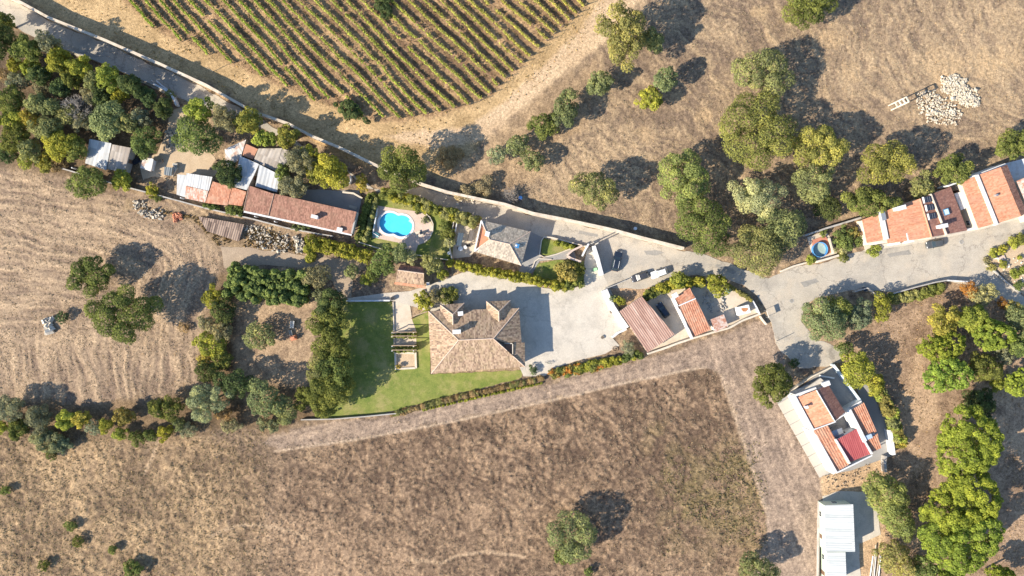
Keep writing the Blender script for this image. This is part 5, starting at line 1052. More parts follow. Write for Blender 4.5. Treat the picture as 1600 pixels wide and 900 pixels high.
# white house lower right
root = empty('white_house', (W(1305, 660)[0], W(1305, 660)[1], 0), 'white walled house with an orange and shade-darkened gable roof and a crimson sheet roof', 'house')
e, r_ = 4.0, 5.4
quadroof(root, G(1246, 621, e, 1271, 669, e, 1304, 658, r_, 1275.5, 609.5, r_), ORNG, .25, .02); quadroof(root, G(1294, 601, e, 1321, 645, e, 1304.5, 658, r_, 1276, 609.5, r_), SHADT, .25, .04)  # sunward slope orange, far slope darkened in colour as its shade
ridge(root, G(1275.7, 609.5, r_ + .02, 1304.3, 658, r_ + .02), WHITE, .12)
walls(root, [W2(1243.5, 619, 3.8), W2(1270, 671, 3.8), W2(1321, 648, 3.8), W2(1293, 600, 3.8)], 3.8, WHITE)
quadroof(root, G(1307, 737, 3.2, 1327, 725.5, 3.2, 1293.5, 664.5, 3.8, 1271, 673, 3.8), REDT, .6, .08, 'side_roof'); walls(root, [W2(1270, 673, 3.2), W2(1306, 738, 3.2), W2(1326.5, 726.5, 3.2), W2(1293, 666, 3.2)], 3.1, WHITE)
quadroof(root, G(1328.5, 721.5, 3.4, 1361, 709, 3.4, 1338, 670, 4.0, 1307.5, 687, 4.0), CRIM, .45, .05, 'crimson_roof'); walls(root, [W2(1308, 687, 3.3), W2(1328.5, 721.5, 3.3), W2(1360.5, 709.5, 3.3), W2(1338, 671, 3.3)], 3.3, WHITE)
quadroof(root, G(1351, 683, 3.2, 1369.5, 674, 3.2, 1349.5, 629, 3.6, 1331, 640, 3.6), REDT, .5, .08, 'annex_roof'); quadroof(root, G(1364, 706, 3.0, 1377, 700, 3.0, 1371, 677.5, 3.3, 1352.5, 688.5, 3.3), REDT, .5, .08, 'annex_roof')
walls(root, [W2(1330, 640, 3.2), W2(1363.5, 706.5, 3.2), W2(1376.5, 700.5, 3.2), W2(1349, 629.5, 3.2)], 2.95, WHITE)
mb = MB()
def bar(mb, a, b, z, z0, th):
    p0, p1 = W2(*a, z), W2(*b, z); L = math.dist(p0, p1); mb.box(((p0[0] + p1[0]) / 2, (p0[1] + p1[1]) / 2, z0), (L, th, z - z0), math.atan2(p1[1] - p0[1], p1[0] - p0[0]))
bar(mb, (1241, 617.5), (1270.5, 671.5), 4.35, 0, .5); bar(mb, (1267, 671), (1305.5, 739.5), 3.75, 0, 1.1); bar(mb, (1306, 686.5), (1328.5, 724.5), 4.25, 3, .35); bar(mb, (1327, 641), (1352, 690), 4.1, 0, .95); bar(mb, (1351, 689), (1363, 709.5), 3.9, 0, .4); bar(mb, (1307, 739), (1363, 711.5), 3.3, 0, .3)
bar(mb, (1271, 671.5), (1306, 658.8), 4.5, 3.2, .3); bar(mb, (1304, 657.5), (1322, 646.5), 4.85, 3.4, .28); bar(mb, (1242, 618), (1275.5, 606.5), 4.62, 0, .5)
mb.build('parapet', WHITE, root)
mb = MB(); x, y, _ = W(1292, 600, 5.0); mb.box((x, y, 3.9), (1.7, 1.1, .95), R(20)); mb.build('chimney', WHITE, root); chimney(root, 1261, 636.5, 4.5, 5.7, (.45, .45), R(20))
mb = MB(); mb.prism([W2(1257, 609, 4), W2(1283, 591, 4), W2(1289, 596, 4), W2(1275, 606, 4), W2(1246, 617, 4)], 3.2, 3.75); mb.build('balcony', CONC, root)
mb = MB(); x, y, _ = W(1310, 677, 3); mb.box((x, y, 0), (2.6, 1.7, 2.7), R(20)); mb.build('roof_tank_room', METAL, root)
mb = MB(); x, y, _ = W(1357, 683.5, 4.0); mb.box((x, y, 3.3), (2.0, 1.0, .55), R(22)); mb.build('skylight', plain('sky_blue_glass', (.38, .48, .58), .2), root)
# courtyard walls and slabs of the white house (each slab can be picked apart)
WHL = 'white house'
SLA = plain('slab_concrete', (.46, .415, .345), .85)
aprn = empty('paved_strip', (W(1255, 680)[0], W(1255, 680)[1], 0), 'strip of seven large pale slabs along the white house', 'paving')
for i in range(7):
    t0, t1 = i / 7 + .004, (i + 1) / 7 - .004
    f = lambda t, o: W2(1232 + 66 * t - 17 * o, 622 + 116 * t + 9 * o, .1)
    mb = MB(); mb.prism([f(t0, 0), f(t1, 0), f(t1, 1), f(t0, 1)], 0, .11 + .02 * (i % 2)); mb.build('slab', SLA, aprn)
# barn
root = empty('white_barn', (W(1310, 830)[0], W(1310, 830)[1], 0), 'long barn with white ribbed sheet roof in two widths at the bottom edge', 'barn')
quadroof(root, G(1289.5, 862, 3.9, 1288.5, 789.5, 3.9, 1333, 788, 4.6, 1336, 862, 4.6), BARNT, .55, .06); quadroof(root, G(1292, 915, 3.5, 1291, 863, 3.5, 1321, 863, 4.0, 1323, 915, 4.0), BARNT, .55, .06)
PGRN = plain('pale_green_sheet', (.52, .6, .48), .5)
walls(root, [W2(1290, 861, 3.8), W2(1289, 790.5, 3.8), W2(1332, 789.5, 4), W2(1334.5, 861, 4)], [3.75, 3.75, 4.4, 4.4], PGRN); walls(root, [W2(1293, 914, 3.4), W2(1292, 862, 3.4), W2(1320, 862, 3.6), W2(1321.5, 914, 3.6)], [3.35, 3.35, 3.85, 3.85], PGRN, True, 'annex_wall')

# ---------------------------------------------------------------- walls and fences
def wall_line(name, label, pts, h, th, mat, cat='wall', coping=None, z=None, closed=False):
    zz = h if z is None else z
    P = [Vector(W2(a, b, zz)) for a, b in pts]; n = len(P); Lf, Rt = [], []
    for i in range(n):
        d = Vector((0, 0))
        if i > 0: d += (P[i] - P[i - 1]).normalized()
        if i < n - 1: d += (P[i + 1] - P[i]).normalized()
        d.normalize(); nr = Vector((-d.y, d.x)); Lf.append(P[i] + nr * th / 2); Rt.append(P[i] - nr * th / 2)
    c = P[n // 2]; root = empty(name, (c.x, c.y, 0), label, cat)
    def strip(z0, z1, ex, nm, m_):
        mb = MB()
        for i in range(n - 1):
            q = [Lf[i], Lf[i + 1], Rt[i + 1], Rt[i]]
            if ex: q = [Lf[i] + (Lf[i] - Rt[i]).normalized() * ex, Lf[i + 1] + (Lf[i + 1] - Rt[i + 1]).normalized() * ex, Rt[i + 1] - (Lf[i + 1] - Rt[i + 1]).normalized() * ex, Rt[i] - (Lf[i] - Rt[i]).normalized() * ex]
            vs = [(v.x, v.y, z0) for v in q] + [(v.x, v.y, z1) for v in q]
            fs = [(4, 5, 6, 7), (0, 1, 5, 4), (2, 3, 7, 6)]
            if i == 0: fs.append((3, 0, 4, 7))
            if i == n - 2: fs.append((1, 2, 6, 5))
            mb.add(vs, fs)
        return mb.build(nm, m_, root)
    strip(-.2, h - (.1 if coping else 0), 0, 'masonry', mat)
    if coping: strip(h - .1, h, .06, 'coping', coping)
    return root
wall_line('roadside_wall', 'long weathered pale wall along the upper side of the shaded road', [(-40, -26), (24, -1), (75, 27), (160, 61), (250, 100), (320, 132), (395, 174), (450, 193), (488, 213), (532, 231), (591, 260), (660, 288), (699, 300), (759, 313), (789, 319), (832, 333), (879, 342), (940, 355), (962, 360), (1002, 371), (1069, 388)], 2.9, .5, OLDW, coping=OLDW)
wall_line('wood_wall', 'low grey wall between the wood and the shaded road', [(105, 77), (150, 94), (185, 109), (215, 121), (240, 132)], 1.0, .25, GREYW)
wall_line('curved_wall', 'curved white wall where the shed lane meets the road', [(240, 131), (256, 139), (266, 146), (272, 156), (275, 164)], 1.5, .45, WHITE)
wall_line('gate_wing', 'short white wing wall beside the curved wall', [(244, 126), (252, 133), (262, 140)], 1.2, .25, WHITE)
wall_line('field_wall', 'low pale wall between the sheds and the stubble field', [(96, 263), (120, 270), (160, 282), (200, 293), (250, 306), (320, 325), (390, 341), (447, 356), (495, 365), (520, 369)], 1.1, .3, GREYW)
for i, t in enumerate([(112, 262), (282, 309), (398, 338), (429, 346)]):
    x, y, _ = W(t[0], t[1], 2.2); mb = MB(); mb.box((x, y, 0), (.25, .25, 2.2)); q_ = mb.build('post', WHITE, None, (x, y, 0)); q_.name = 'wall_post'
    tag(q_, ['pale post behind the field wall beside the yellow rim shrub', 'pale post behind the field wall at the left end of the shed row', 'pale post behind the field wall under the left veranda corner', 'pale post behind the field wall under the middle of the veranda'][i], 'post', 'posts along the field wall')
wall_line('gate_wall', 'small curved pale wall at the road gate beside the lime tree', [(547, 274), (548, 281), (545, 287)], 1.4, .25, WHITE)
wall_line('gate_wall', 'small white wall on the right side of the road gate', [(569, 276), (569, 283), (575, 289)], 1.5, .3, WHITE)
wall_line('yard_wall', 'pale low wall at the back of the long house yard', [(535, 300), (552, 302), (566, 310)], .8, .4, CREAM)
wall_line('pool_wall', 'low white wall along the left side of the pool deck', [(589.5, 325), (583, 362)], .9, .25, WHITE)
wall_line('pool_kerb', 'curved pale kerb around the right end of the pool deck', [(664, 333), (672, 340), (676.5, 350), (676, 361), (671, 372), (662, 379)], .5, .25, CREAM)
wall_line('garden_wall', 'thin pale garden wall below the pool lawn', [(560, 378), (585, 386), (615, 394), (655, 399), (700, 406)], .8, .22, CREAM)
wall_line('patio_wall', 'pale wall on the left side of the patio', [(709, 345), (702, 385), (706, 405)], 1.2, .25, CREAM)
wall_line('patio_wall', 'inner white wall on the left side of the patio', [(714, 347), (711, 362)], 1.3, .25, WHITE)
wall_line('road_garden_wall', 'low pale wall round the triangular lawn', [(843, 398), (846, 376), (850, 370), (862, 371), (900, 381), (920, 386)], .8, .25, CREAM)
wall_line('path_kerb', 'curved pale kerb of the shaded lawn', [(826, 424), (832, 418), (836, 408), (842, 404), (862, 405)], .3, .22, CREAM)
wall_line('path_kerb', 'pale kerb along the lower edge of the triangular lawn', [(843, 398), (850, 402), (870, 397), (893, 388)], .3, .22, CREAM)
wall_line('courtyard_wall', 'thick white wall on the upper right side of the courtyard', [(928, 384), (934, 403), (941, 430)], 2.3, .75, WHITE)
wall_line('courtyard_wall', 'long white wall on the right side of the courtyard', [(945, 453), (950, 465), (957, 480), (968, 497), (979, 513)], 1.7, 1.3, WHITE)
wall_line('courtyard_wall', 'lower white return wall at the courtyard corner', [(979, 514), (966, 520), (957, 527)], 1.3, .5, WHITE)
wall_line('gate_pier', 'triangular pale gable wall of the road entrance porch', [(887, 400), (893, 404), (908, 409)], 2.0, .5, PINK)
wall_line('entrance_wall', 'slanting pale entrance wall left of the utility pole', [(920, 381), (915, 390), (910, 400)], 2.0, .35, WHITE)
wall_line('entrance_wall', 'pale entrance wall from the porch toward the triangular lawn', [(887, 398), (895, 391), (910, 384)], 1.6, .45, PINK)
wall_line('boundary_wall', 'thin grey wall between the parking place and the cottage garden', [(946, 451), (962, 445), (978, 438)], 1.6, .18, GREYW)
wall_line('yard_wall', 'low rough white wall along the ploughed side of the cottages', [(1012, 553), (1033, 546), (1060, 536), (1085, 528), (1112, 520), (1138, 513), (1160, 501), (1187, 491)], 1.1, .4, CREAM)
wall_line('yard_wall', 'thin white wall on the road side of the cottage yard', [(1176, 469), (1183, 481), (1188, 492)], 1.2, .25, WHITE)
wall_line('yard_wall', 'short broken wall stub at the road corner of the cottages', [(1188, 494), (1193, 501), (1198, 507)], .8, .3, CREAM)
wall_line('cottage_wall', 'white wall on the road side of the cottage hedge', [(1020, 463), (1046, 452), (1068, 443)], 1.0, .25, WHITE)
wall_line('junction_wall', 'long low wall below the junction road', [(1395, 459), (1430, 449), (1462, 441), (1480, 438)], 1.4, .25, GREYW)
wall_line('junction_wall', 'short white wall at the right end of the junction wall', [(1480, 438), (1486, 438.5), (1512, 440)], 1.4, .3, WHITE)
wall_line('junction_wall', 'dark low wall stub left of the slender yellow-green tree', [(1336, 456), (1356, 450), (1372, 463)], 1.3, .25, GREYW)
wall_line('garden_wall', 'grey stone wall behind the round pool', [(1258, 368), (1290, 357), (1320, 348), (1346, 340)], 1.5, .4, GREYW)
wall_line('pool_terrace_wall', 'white wall on the road side of the round pool', [(1277, 409), (1295, 404), (1311, 399)], 1.2, .5, CREAM)
wall_line('pool_terrace_wall', 'white wall on the right side of the round pool', [(1296, 372), (1299, 384), (1303, 396)], .8, .4, CREAM)
wall_line('roadside_kerb_wall', 'low crumbling wall on the verge left of the round pool', [(1220, 424), (1240, 416), (1262, 410)], .7, .4, CREAM)
wall_line('terrace_wall', 'white wall on the upper left edge of the white house court', [(1228, 618), (1250, 601), (1270, 588), (1303, 572)], 1.2, .3, CREAM)
wall_line('terrace_wall', 'pale blue-white wall on the right of the white house court', [(1303, 570), (1316, 586), (1330, 606), (1346, 627)], 1.8, .35, plain('pale_blue_wall', (.62, .72, .76), .7))
wall_line('terrace_wall', 'white wall between the court and the annex roof', [(1324, 640), (1346, 627)], 2.6, .35, WHITE)
wall_line('drive_wall', 'thick bright white wall at the lower right of the white house', [(1391, 672), (1394, 690), (1397, 711)], 2.0, .8, WHITE)
wall_line('drive_wall', 'grey gate wall below the bright white wall', [(1384, 713), (1383, 725), (1384, 738)], 1.4, .6, GREYW)
wall_line('barn_wall', 'dark kerb wall on the left of the barn', [(1281, 785), (1280, 830), (1279, 905)], .9, .25, GREYW)
wall_line('lawn_wall', 'white retaining wall at the top of the shaded lawn', [(541, 470), (575, 470), (609, 469.5)], .9, .35, WHITE)
wall_line('lawn_kerb', 'thin pale kerb on the left of the paved garden strip', [(614, 472), (615, 500), (616, 552)], .35, .2, CREAM)
wall_line('lawn_fence_wall', 'low stone kerb along the bottom of the lawn', [(470, 656), (520, 655), (570, 651), (620, 646)], .8, .25, GREYW)
wall_line('island_wall', 'grey curb wall on the lower side of the junction garden', [(1540, 411), (1556, 425), (1572, 440), (1595, 458)], .6, .3, GREYW)
# sand bed in the lawn
root = empty('sand_bed', (W(633, 564)[0], W(633, 564)[1], 0), 'square sand bed with timber edging on the lawn', 'sand bed')
mb = MB(); mb.prism([W2(618, 552), W2(649, 552), W2(649.5, 575), W2(618.5, 577)], 0, .12); mb.build('sand', SAND, root)
for a, b in (((617.5, 551), (618.5, 577.5)), ((649, 551), (650, 575.5)), ((619, 576.5), (649, 575)), ((619, 551.5), (648, 551.5))):
    mb = MB(); bar(mb, a, b, .35, -.05, .45); mb.build('edging', CREAM, root)
B_(622, 573, 4, 1.6, 'gold', 'little golden shrub in the corner of the sand bed')
# pergolas with climbing plants
for nm, y0, y1, lab in (('pergola', 519, 527, 'upper planted pergola across the paved garden strip'), ('pergola', 540, 549, 'lower planted pergola across the paved garden strip')):
    root = empty(nm, (W(632, y0)[0], W(632, y0)[1], 0), lab, 'pergola', 'pergolas on the garden strip')
    for px in (615, 648):
        for py in (y0, y1 - 2): x, y, _ = W(px, py); mb = MB(); mb.box((x, y, 0), (.2, .2, 2.3)); mb.build('post', WHITE, root)
    for py in (y0, y1 - 2): mb = MB(); bar(mb, (612, py), (651, py), 2.45, 2.3, .18); mb.build('beam', WOOD, root)
hedge([(614, 525), (649, 523)], 9, 2.2, 'oak', 'climber covering the upper pergola', name='climber', cat='climbing plant'); hedge([(616, 547), (650, 544)], 11, 2.2, 'oak', 'climber covering the lower pergola', name='climber', cat='climbing plant')
# swimming pools
pm, pn_, pl, pp = newmat('pool_water'); pn_.remove(pp); o_ = pn_['Material Output']
tr_ = pn_.new('ShaderNodeBsdfTransparent'); tr_.inputs[0].default_value = (.80, .97, 1.0, 1); gl = pn_.new('ShaderNodeBsdfGlossy'); gl.inputs[1].default_value = .06
fr_ = pn_.new('ShaderNodeFresnel'); fr_.inputs[0].default_value = 1.33; mx_ = pn_.new('ShaderNodeMixShader'); mx_.inputs[0].default_value = .05; pl.new(tr_.outputs[0], mx_.inputs[1]); pl.new(gl.outputs[0], mx_.inputs[2])
g_ = pn_.new('ShaderNodeNewGeometry'); nz = noise(pn_, pl, g_.outputs['Position'], 1.2, 3); bp = pn_.new('ShaderNodeBump'); bp.inputs[0].default_value = .25; bp.inputs[1].default_value = .1; pl.new(nz.outputs[0], bp.inputs['Height']); pl.new(bp.outputs[0], gl.inputs['Normal']); pl.new(mx_.outputs[0], o_.inputs[0])
WATER = pm; POOLB = surf('pool_lining', (.10, .60, .84), (.14, .66, .88), .5)
root = empty('swimming_pool', (W(619, 351)[0], W(619, 351)[1], 0), 'figure-eight shaped blue swimming pool with a white rim', 'swimming pool')
mb = MB(); n = len(pool); ip = inset(pool, .08)
vs = [(x, y, .0) for x, y in ip] + [(x, y, -.45) for x, y in ip]; mb.add(vs, [(i, (i + 1) % n, n + (i + 1) % n, n + i) for i in range(n)] + [tuple(range(n, 2 * n))]); mb.build('basin', POOLB, root)
mb = MB(); mb.add([(x, y, -.02) for x, y in inset(pool, .10)], [tuple(range(n))]); mb.build('water', WATER, root)
mb = MB(); a_, b_ = inset(pool, .25), inset(pool, -.28); vs = [(x, y, .13) for x, y in a_] + [(x, y, .13) for x, y in b_] + [(x, y, -.1) for x, y in a_] + [(x, y, .0) for x, y in b_]
mb.add(vs, [f for i in range(n) for j in [(i + 1) % n] for f in ((i, j, n + j, n + i), (i, j, 2 * n + j, 2 * n + i), (n + i, n + j, 3 * n + j, 3 * n + i))]); mb.build('coping', WHITE, root)
mb = MB(); cx, cy, _ = W(647, 348); bar(mb, (640, 343), (645, 347), -.2, -.45, .9); mb.build('steps', WHITE, root)
root = empty('round_pool', (W(1281, 388)[0], W(1281, 388)[1], 0), 'round deep blue above-ground pool beside the row houses', 'swimming pool')
cx, cy, _ = W(1281.5, 390, .9); c32 = [(cx + 1.75 * math.cos(2 * math.pi * i / 32), cy + 1.75 * math.sin(2 * math.pi * i / 32)) for i in range(32)]
mb = MB(); n = 32; vs = [(x, y, 0) for x, y in c32] + [(x, y, 1.0) for x, y in c32]; mb.add(vs, [(i, (i + 1) % n, n + (i + 1) % n, n + i) for i in range(n)] + [tuple(range(n))]); mb.build('shell', plain('deep_blue_liner', (.05, .24, .60), .4), root)
mb = MB(); mb.ring((cx, cy, 1.0), 1.78, .07, n=32); mb.build('rim', plain('blue_rim', (.1, .3, .55), .4), root)
mb = MB(); mb.add([(cx + (x - cx) * .98, cy + (y - cy) * .98, .88) for x, y in c32], [tuple(range(n))]); mb.build('water', WATER, root)
mb = MB(); mb.prism([W2(1270, 375, .4), W2(1290, 368, .4), W2(1294, 375, .4), W2(1300, 394, .4), W2(1291, 399, .4), W2(1292, 386, .4), W2(1283, 378, .4), W2(1270, 384, .4)], 0, .3); q_ = mb.build('deck', REDP, root)
# ---------------------------------------------------------------- small things
def car(name, label, px, py, ang, L, wd_, h, paint, rails=False, pick=False, hz=.7):
    x, y, _ = W(px, py, hz); root = empty(name, (x, y, 0), label, 'car', 'cars parked in the hamlet', R(ang)); w = wd_ / 2; k = h / 1.45
    st = [(.5, .56, .80, .78), (.475, .74, .86, .9), (.40, .86, .88, .97), (.22, .95, .86, 1), (.05, 1.40, .72, 1), (-.15, 1.45, .73, 1), (-.36, 1.41, .71, .99), (-.455, 1.0, .82, .96), (-.49, .85, .84, .92), (-.5, .55, .84, .86)]
    mb = MB(); sec = []
    for f, zt, wt, wb in st:
        zt *= k; zb = min(.86 * k, zt - .04); sec.append([(f * L, s * a * w, z) for s, a, z in ((-1, wb * .9, .24), (-1, wb, .42), (-1, wb, zb), (-1, wt, zt - .03), (-1, wt * .9, zt), (1, wt * .9, zt), (1, wt, zt - .03), (1, wb, zb), (1, wb, .42), (1, wb * .9, .24))])
    m = 10; vs = [p for s in sec for p in s]; fs = [(i * m + j, i * m + (j + 1) % m, (i + 1) * m + (j + 1) % m, (i + 1) * m + j) for i in range(len(sec) - 1) for j in range(m)] + [tuple(range(m)), tuple(range((len(sec) - 1) * m, len(sec) * m))]
    mb.add(vs, fs); MBlocal(mb, 'body', paint, root, True)
    def q(nm, pts, mat): mb = MB(); mb.add([tuple(p) for p in pts] + [(p[0], p[1], p[2] - .03) for p in pts], [(0, 1, 2, 3), (7, 6, 5, 4), (0, 1, 5, 4), (1, 2, 6, 5), (2, 3, 7, 6), (3, 0, 4, 7)]); return MBlocal(mb, nm, mat, root)
    q('windscreen', [(.205 * L, -.80 * w, 1.0 * k), (.205 * L, .80 * w, 1.0 * k), (.065 * L, .66 * w, 1.39 * k), (.065 * L, -.66 * w, 1.39 * k)], GLASS)
    q('rear_window', [(-.445 * L, -.74 * w, 1.07 * k), (-.445 * L, .74 * w, 1.07 * k), (-.375 * L, .64 * w, 1.39 * k), (-.375 * L, -.64 * w, 1.39 * k)], GLASS)
    for s in (-1, 1):
        q('side_window', [(.15 * L, s * .985 * w, .93 * k), (-.38 * L, s * .985 * w, .93 * k), (-.33 * L, s * .765 * w, 1.36 * k), (.04 * L, s * .765 * w, 1.36 * k)], GLASS)
        mb = MB(); mb.box((.475 * L, s * .62 * w, .60 * k), (.12, .34, .16)); MBlocal(mb, 'headlight', WPAINT, root)
        mb = MB(); mb.box((-.488 * L, s * .72 * w, .68 * k), (.08, .22, .18)); MBlocal(mb, 'tail_light', plain('tail_red', (.35, .02, .02), .3), root)
        mb = MB(); mb.box((.16 * L, s * 1.06 * w, .92 * k), (.12, .2, .13)); MBlocal(mb, 'mirror', paint, root)
        if rails: mb = MB(); mb.tube((.02 * L, s * .66 * w, 1.50 * k), (-.34 * L, s * .66 * w, 1.49 * k), .035, .035, 6); MBlocal(mb, 'roof_rail', WPAINT, root)
        for f in (.31, -.31):
            mb = MB(); mb.tube((f * L, s * w * .82, .32), (f * L, s * w * 1.0, .32), .32, .32, 16); wh = MBlocal(mb, 'wheel', DARK, root)
            mb = MB(); mb.tube((f * L, s * w * .99, .32), (f * L, s * w * 1.015, .32), .2, .18, 12); MBlocal(mb, 'rim', METAL, wh)
    return root
PDARK = plain('dark_blue_paint', (.018, .025, .04), .2, .5, 0, .6); PGREY = plain('dark_grey_paint', (.07, .075, .08), .22, .5, 0, .6); PWHT = plain('white_car_paint', (.74, .74, .72), .3, .5, 0, .4); PSIL = plain('graphite_paint', (.05, .05, .055), .25, .5, 0, .5)
car('parked_car', 'dark blue estate car with pale roof rails in the shade of the courtyard wall', 963.5, 408, 77, 4.9, 1.85, 1.65, PDARK, rails=True)
car('parked_car', 'dark grey car left of the white one by the parking hedge', 1000, 432.5, 198, 4.2, 1.75, 1.5, PSIL)
car('parked_car', 'white hatchback parked in the sun by the lime hedge', 1030, 427, 198, 4.1, 1.75, 1.5, PWHT)
car('parked_car', 'dark grey car parked against the row houses on the upper road', 1461, 381, 190, 4.2, 1.75, 1.45, PGREY)
car('parked_car', 'dark car in the shade between the rusty roof and the tiled cottage', 1036, 484.5, 125, 4.0, 1.7, 1.45, PDARK)
# rusty white caravan in the cottage yard
root = empty('old_caravan', (W(1162, 484)[0], W(1162, 484)[1], 0), 'white box trailer with a rust patch on its roof in the cottage yard', 'trailer')
x, y, _ = W(1162, 484.5, 2.0); mb = MB(); mb.box((x, y, .5), (2.9, 1.95, 1.55), R(14)); mb.build('body', WPAINT, root)
x, y, _ = W(1163.5, 484, 2.05); mb = MB()
mb.prism([(x + .75 * math.cos(t) * (1 + .3 * math.sin(3 * t)), y + .6 * math.sin(t) * (1 + .25 * math.cos(2 * t))) for t in np.linspace(0, 6.28, 14)[:-1]], 2.0, 2.08); mb.build('roof_patch', surf('rust', (.34, .13, .05), (.5, .24, .11), 2), root)
for s in (-1, 1): mb = MB(); mb.tube((x, y + s * .9, .32), (x, y + s * 1.05, .32), .32, .32, 12); mb.build('wheel', DARK, root)
# poles
def pole(label, px, py, h, r=.13, arms=True, mat=GREYW, rz=0.4):
    x, y, _ = W(px, py); root = empty('utility_pole', (x, y, 0), label, 'utility pole'); mb = MB(); mb.tube((x, y, -.2), (x, y, h), r * 1.3, r, 8); mb.build('mast', mat, root)
    if arms:
        mb = MB(); mb.box((x, y, h - .6), (1.4, .12, .12), rz); mb.build('crossarm', WOOD, root)
        for s in (-1, 0, 1): mb = MB(); mb.tube((x + s * .6 * math.cos(rz), y + s * .6 * math.sin(rz), h - .48), (x + s * .6 * math.cos(rz), y + s * .6 * math.sin(rz), h - .25), .06, .04, 6); mb.build('insulator', WPAINT, root)
    return root
pole('utility pole at the upper corner of the courtyard wall', 923, 381, 6.2); pole('second grey pole beside the courtyard corner utility pole', 930, 382, 6.0, arms=False)
pole('thin pole at the ploughed field corner beside the road', 1213, 533, 2.9, .06, False); pole('post at the gate of the wood wall with a white top', 244, 130, 2.2, .08, False, WHITE)
pole('thin pole among the vines near the verge', 333, 112, 3.4, .06, False)
# H-shaped tower by the rubble
root = empty('ladder_mast', (W(1391, 169)[0], W(1391, 169)[1], 0), 'tall pale ladder-like mast with two legs beside the rubble heaps', 'mast')
for px, py in ((1388.5, 165), (1392.5, 172)): x, y, _ = W(px, py); mb = MB(); mb.box((x, y, -.2), (.28, .28, 7.6), .45, .8 if False else 1.0); mb.build('leg', STONE, root)
p0, p1 = W2(1388.5, 165), W2(1392.5, 172)
for z in (2.6, 4.2, 5.8, 7.2):
    L = math.dist(p0, p1); mb = MB(); mb.box(((p0[0] + p1[0]) / 2, (p0[1] + p1[1]) / 2, z), (L, .22, .3), math.atan2(p1[1] - p0[1], p1[0] - p0[0])); mb.build('rung', STONE, root)
# sign on posts at the junction
root = empty('notice_board', (W(1195, 494)[0], W(1195, 494)[1], 0), 'small notice board on two posts at the junction corner', 'sign')
for px, py in ((1193, 485), (1196.5, 496)): x, y, _ = W(px, py); mb = MB(); mb.tube((x, y, -.1), (x, y, 2.4), .05, .05, 6); mb.build('post', METAL, root)
mb = MB(); p0, p1 = W2(1193, 485), W2(1196.5, 496); L = math.dist(p0, p1); mb.box(((p0[0] + p1[0]) / 2, (p0[1] + p1[1]) / 2, 1.7), (L, .06, .7), math.atan2(p1[1] - p0[1], p1[0] - p0[0])); mb.build('panel', GREYW, root)
# rubble heaps
HEAP = surf('quarry_stone', (0.44, 0.385, 0.30), (0.64, 0.575, 0.46), 1.6, stain=(0.34, 0.26, 0.18), stain_amt=0.7, stain_scale=0.7)
def rubble(name, label, poly, n, smin, smax, mat, seed, hgt=.6, dens=None):
    g = np.random.default_rng(seed); P = PX(*poly); xs = [p[0] for p in P]; ys = [p[1] for p in P]; mb = MB(); k = 0
    while k < n:
        x, y = g.uniform(min(xs), max(xs)), g.uniform(min(ys), max(ys)); d = float(sdf(P, np.array([x]), np.array([y]))[0]) + (float(vnoise(np.array([x / 1.1]), np.array([y / 1.1]), seed)[0]) - .5) * 2.0 + g.normal() * .25
        if d < 0: continue
        k += 1; s = g.uniform(smin, smax) * (1.0 if g.random() < .8 else 1.6); z = min(d * .5, hgt) * g.uniform(.2, 1)
        R3 = g.normal(size=(3, 3)); q, _ = np.linalg.qr(R3); c = np.array([[a, b, c_] for c_ in (-1, 1) for a, b in ((-1, -1), (1, -1), (1, 1), (-1, 1))], float) * np.array([s, s * g.uniform(.5, .9), s * g.uniform(.35, .7)]) * .5
        c *= g.uniform(.75, 1.15, (8, 1)); v = c @ q.T + np.array([x, y, z + s * .25])
        mb.add([tuple(a) for a in v], [(3, 2, 1, 0), (4, 5, 6, 7), (0, 1, 5, 4), (1, 2, 6, 5), (2, 3, 7, 6), (3, 0, 4, 7)])
    o = mb.build(name, mat); tag(o, label, kind='stuff'); return o
rubble('rubble', 'heap of pale stones, upper of the two by the ladder-like mast', (1468, 122, 1482, 117, 1500, 123, 1512, 133, 1528, 150, 1530, 166, 1512, 172, 1496, 156, 1472, 142), 1200, .12, .45, HEAP, 5, .5)
rubble('rubble', 'spread of pale stones, lower of the two by the ladder-like mast', (1432, 152, 1460, 140, 1484, 160, 1502, 180, 1490, 196, 1462, 194, 1440, 178), 650, .1, .42, HEAP, 6, .25)
rubble('rubble', 'grey building stones strewn below the long house', (382, 352, 400, 352, 425, 362, 452, 366, 452, 392, 436, 396, 400, 380, 384, 372), 240, .15, .5, GSTONE, 7, .2)
rubble('rubble', 'smaller patch of white stones right of the building stones', (458, 370, 474, 372, 476, 396, 460, 394), 110, .25, .65, GSTONE, 8, .4)
rubble('rubble', 'grey scrap stones in the field margin below the wall', (206, 314, 220, 316, 240, 326, 256, 332, 254, 346, 236, 340, 210, 326), 110, .2, .6, GSTONE, 9, .3)
rubble('rubble', 'heap of broken orange tiles in the field margin', (271, 335, 284, 333, 285, 345, 272, 347), 90, .2, .5, TERRA, 10, .5)
rubble('rubble', 'white stone cairn in the stubble field', (74, 500, 82, 494, 84, 510, 88, 518, 72, 520), 40, .4, 1.1, STONE, 11, .8)
rubble('rubble', 'stones strewn on the shed lane', (258, 205, 278, 200, 282, 225, 262, 235), 90, .2, .6, GSTONE, 12, .2)
rubble('rubble', 'stones fallen on the road below the long wall', (714, 308, 735, 313, 745, 318, 716, 315), 25, .2, .6, STONE, 13, .2)
rubble('rubble', 'junk and scrap in the shade of the cottage yard', (1092, 462, 1112, 452, 1130, 462, 1138, 480, 1118, 488, 1104, 478), 60, .2, .6, GREYW, 14, .3)
rubble('rubble', 'dry rubble bank below the white house', (1285, 742, 1320, 740, 1360, 722, 1372, 730, 1330, 760, 1290, 772), 120, .1, .3, SAND2, 15, .2)
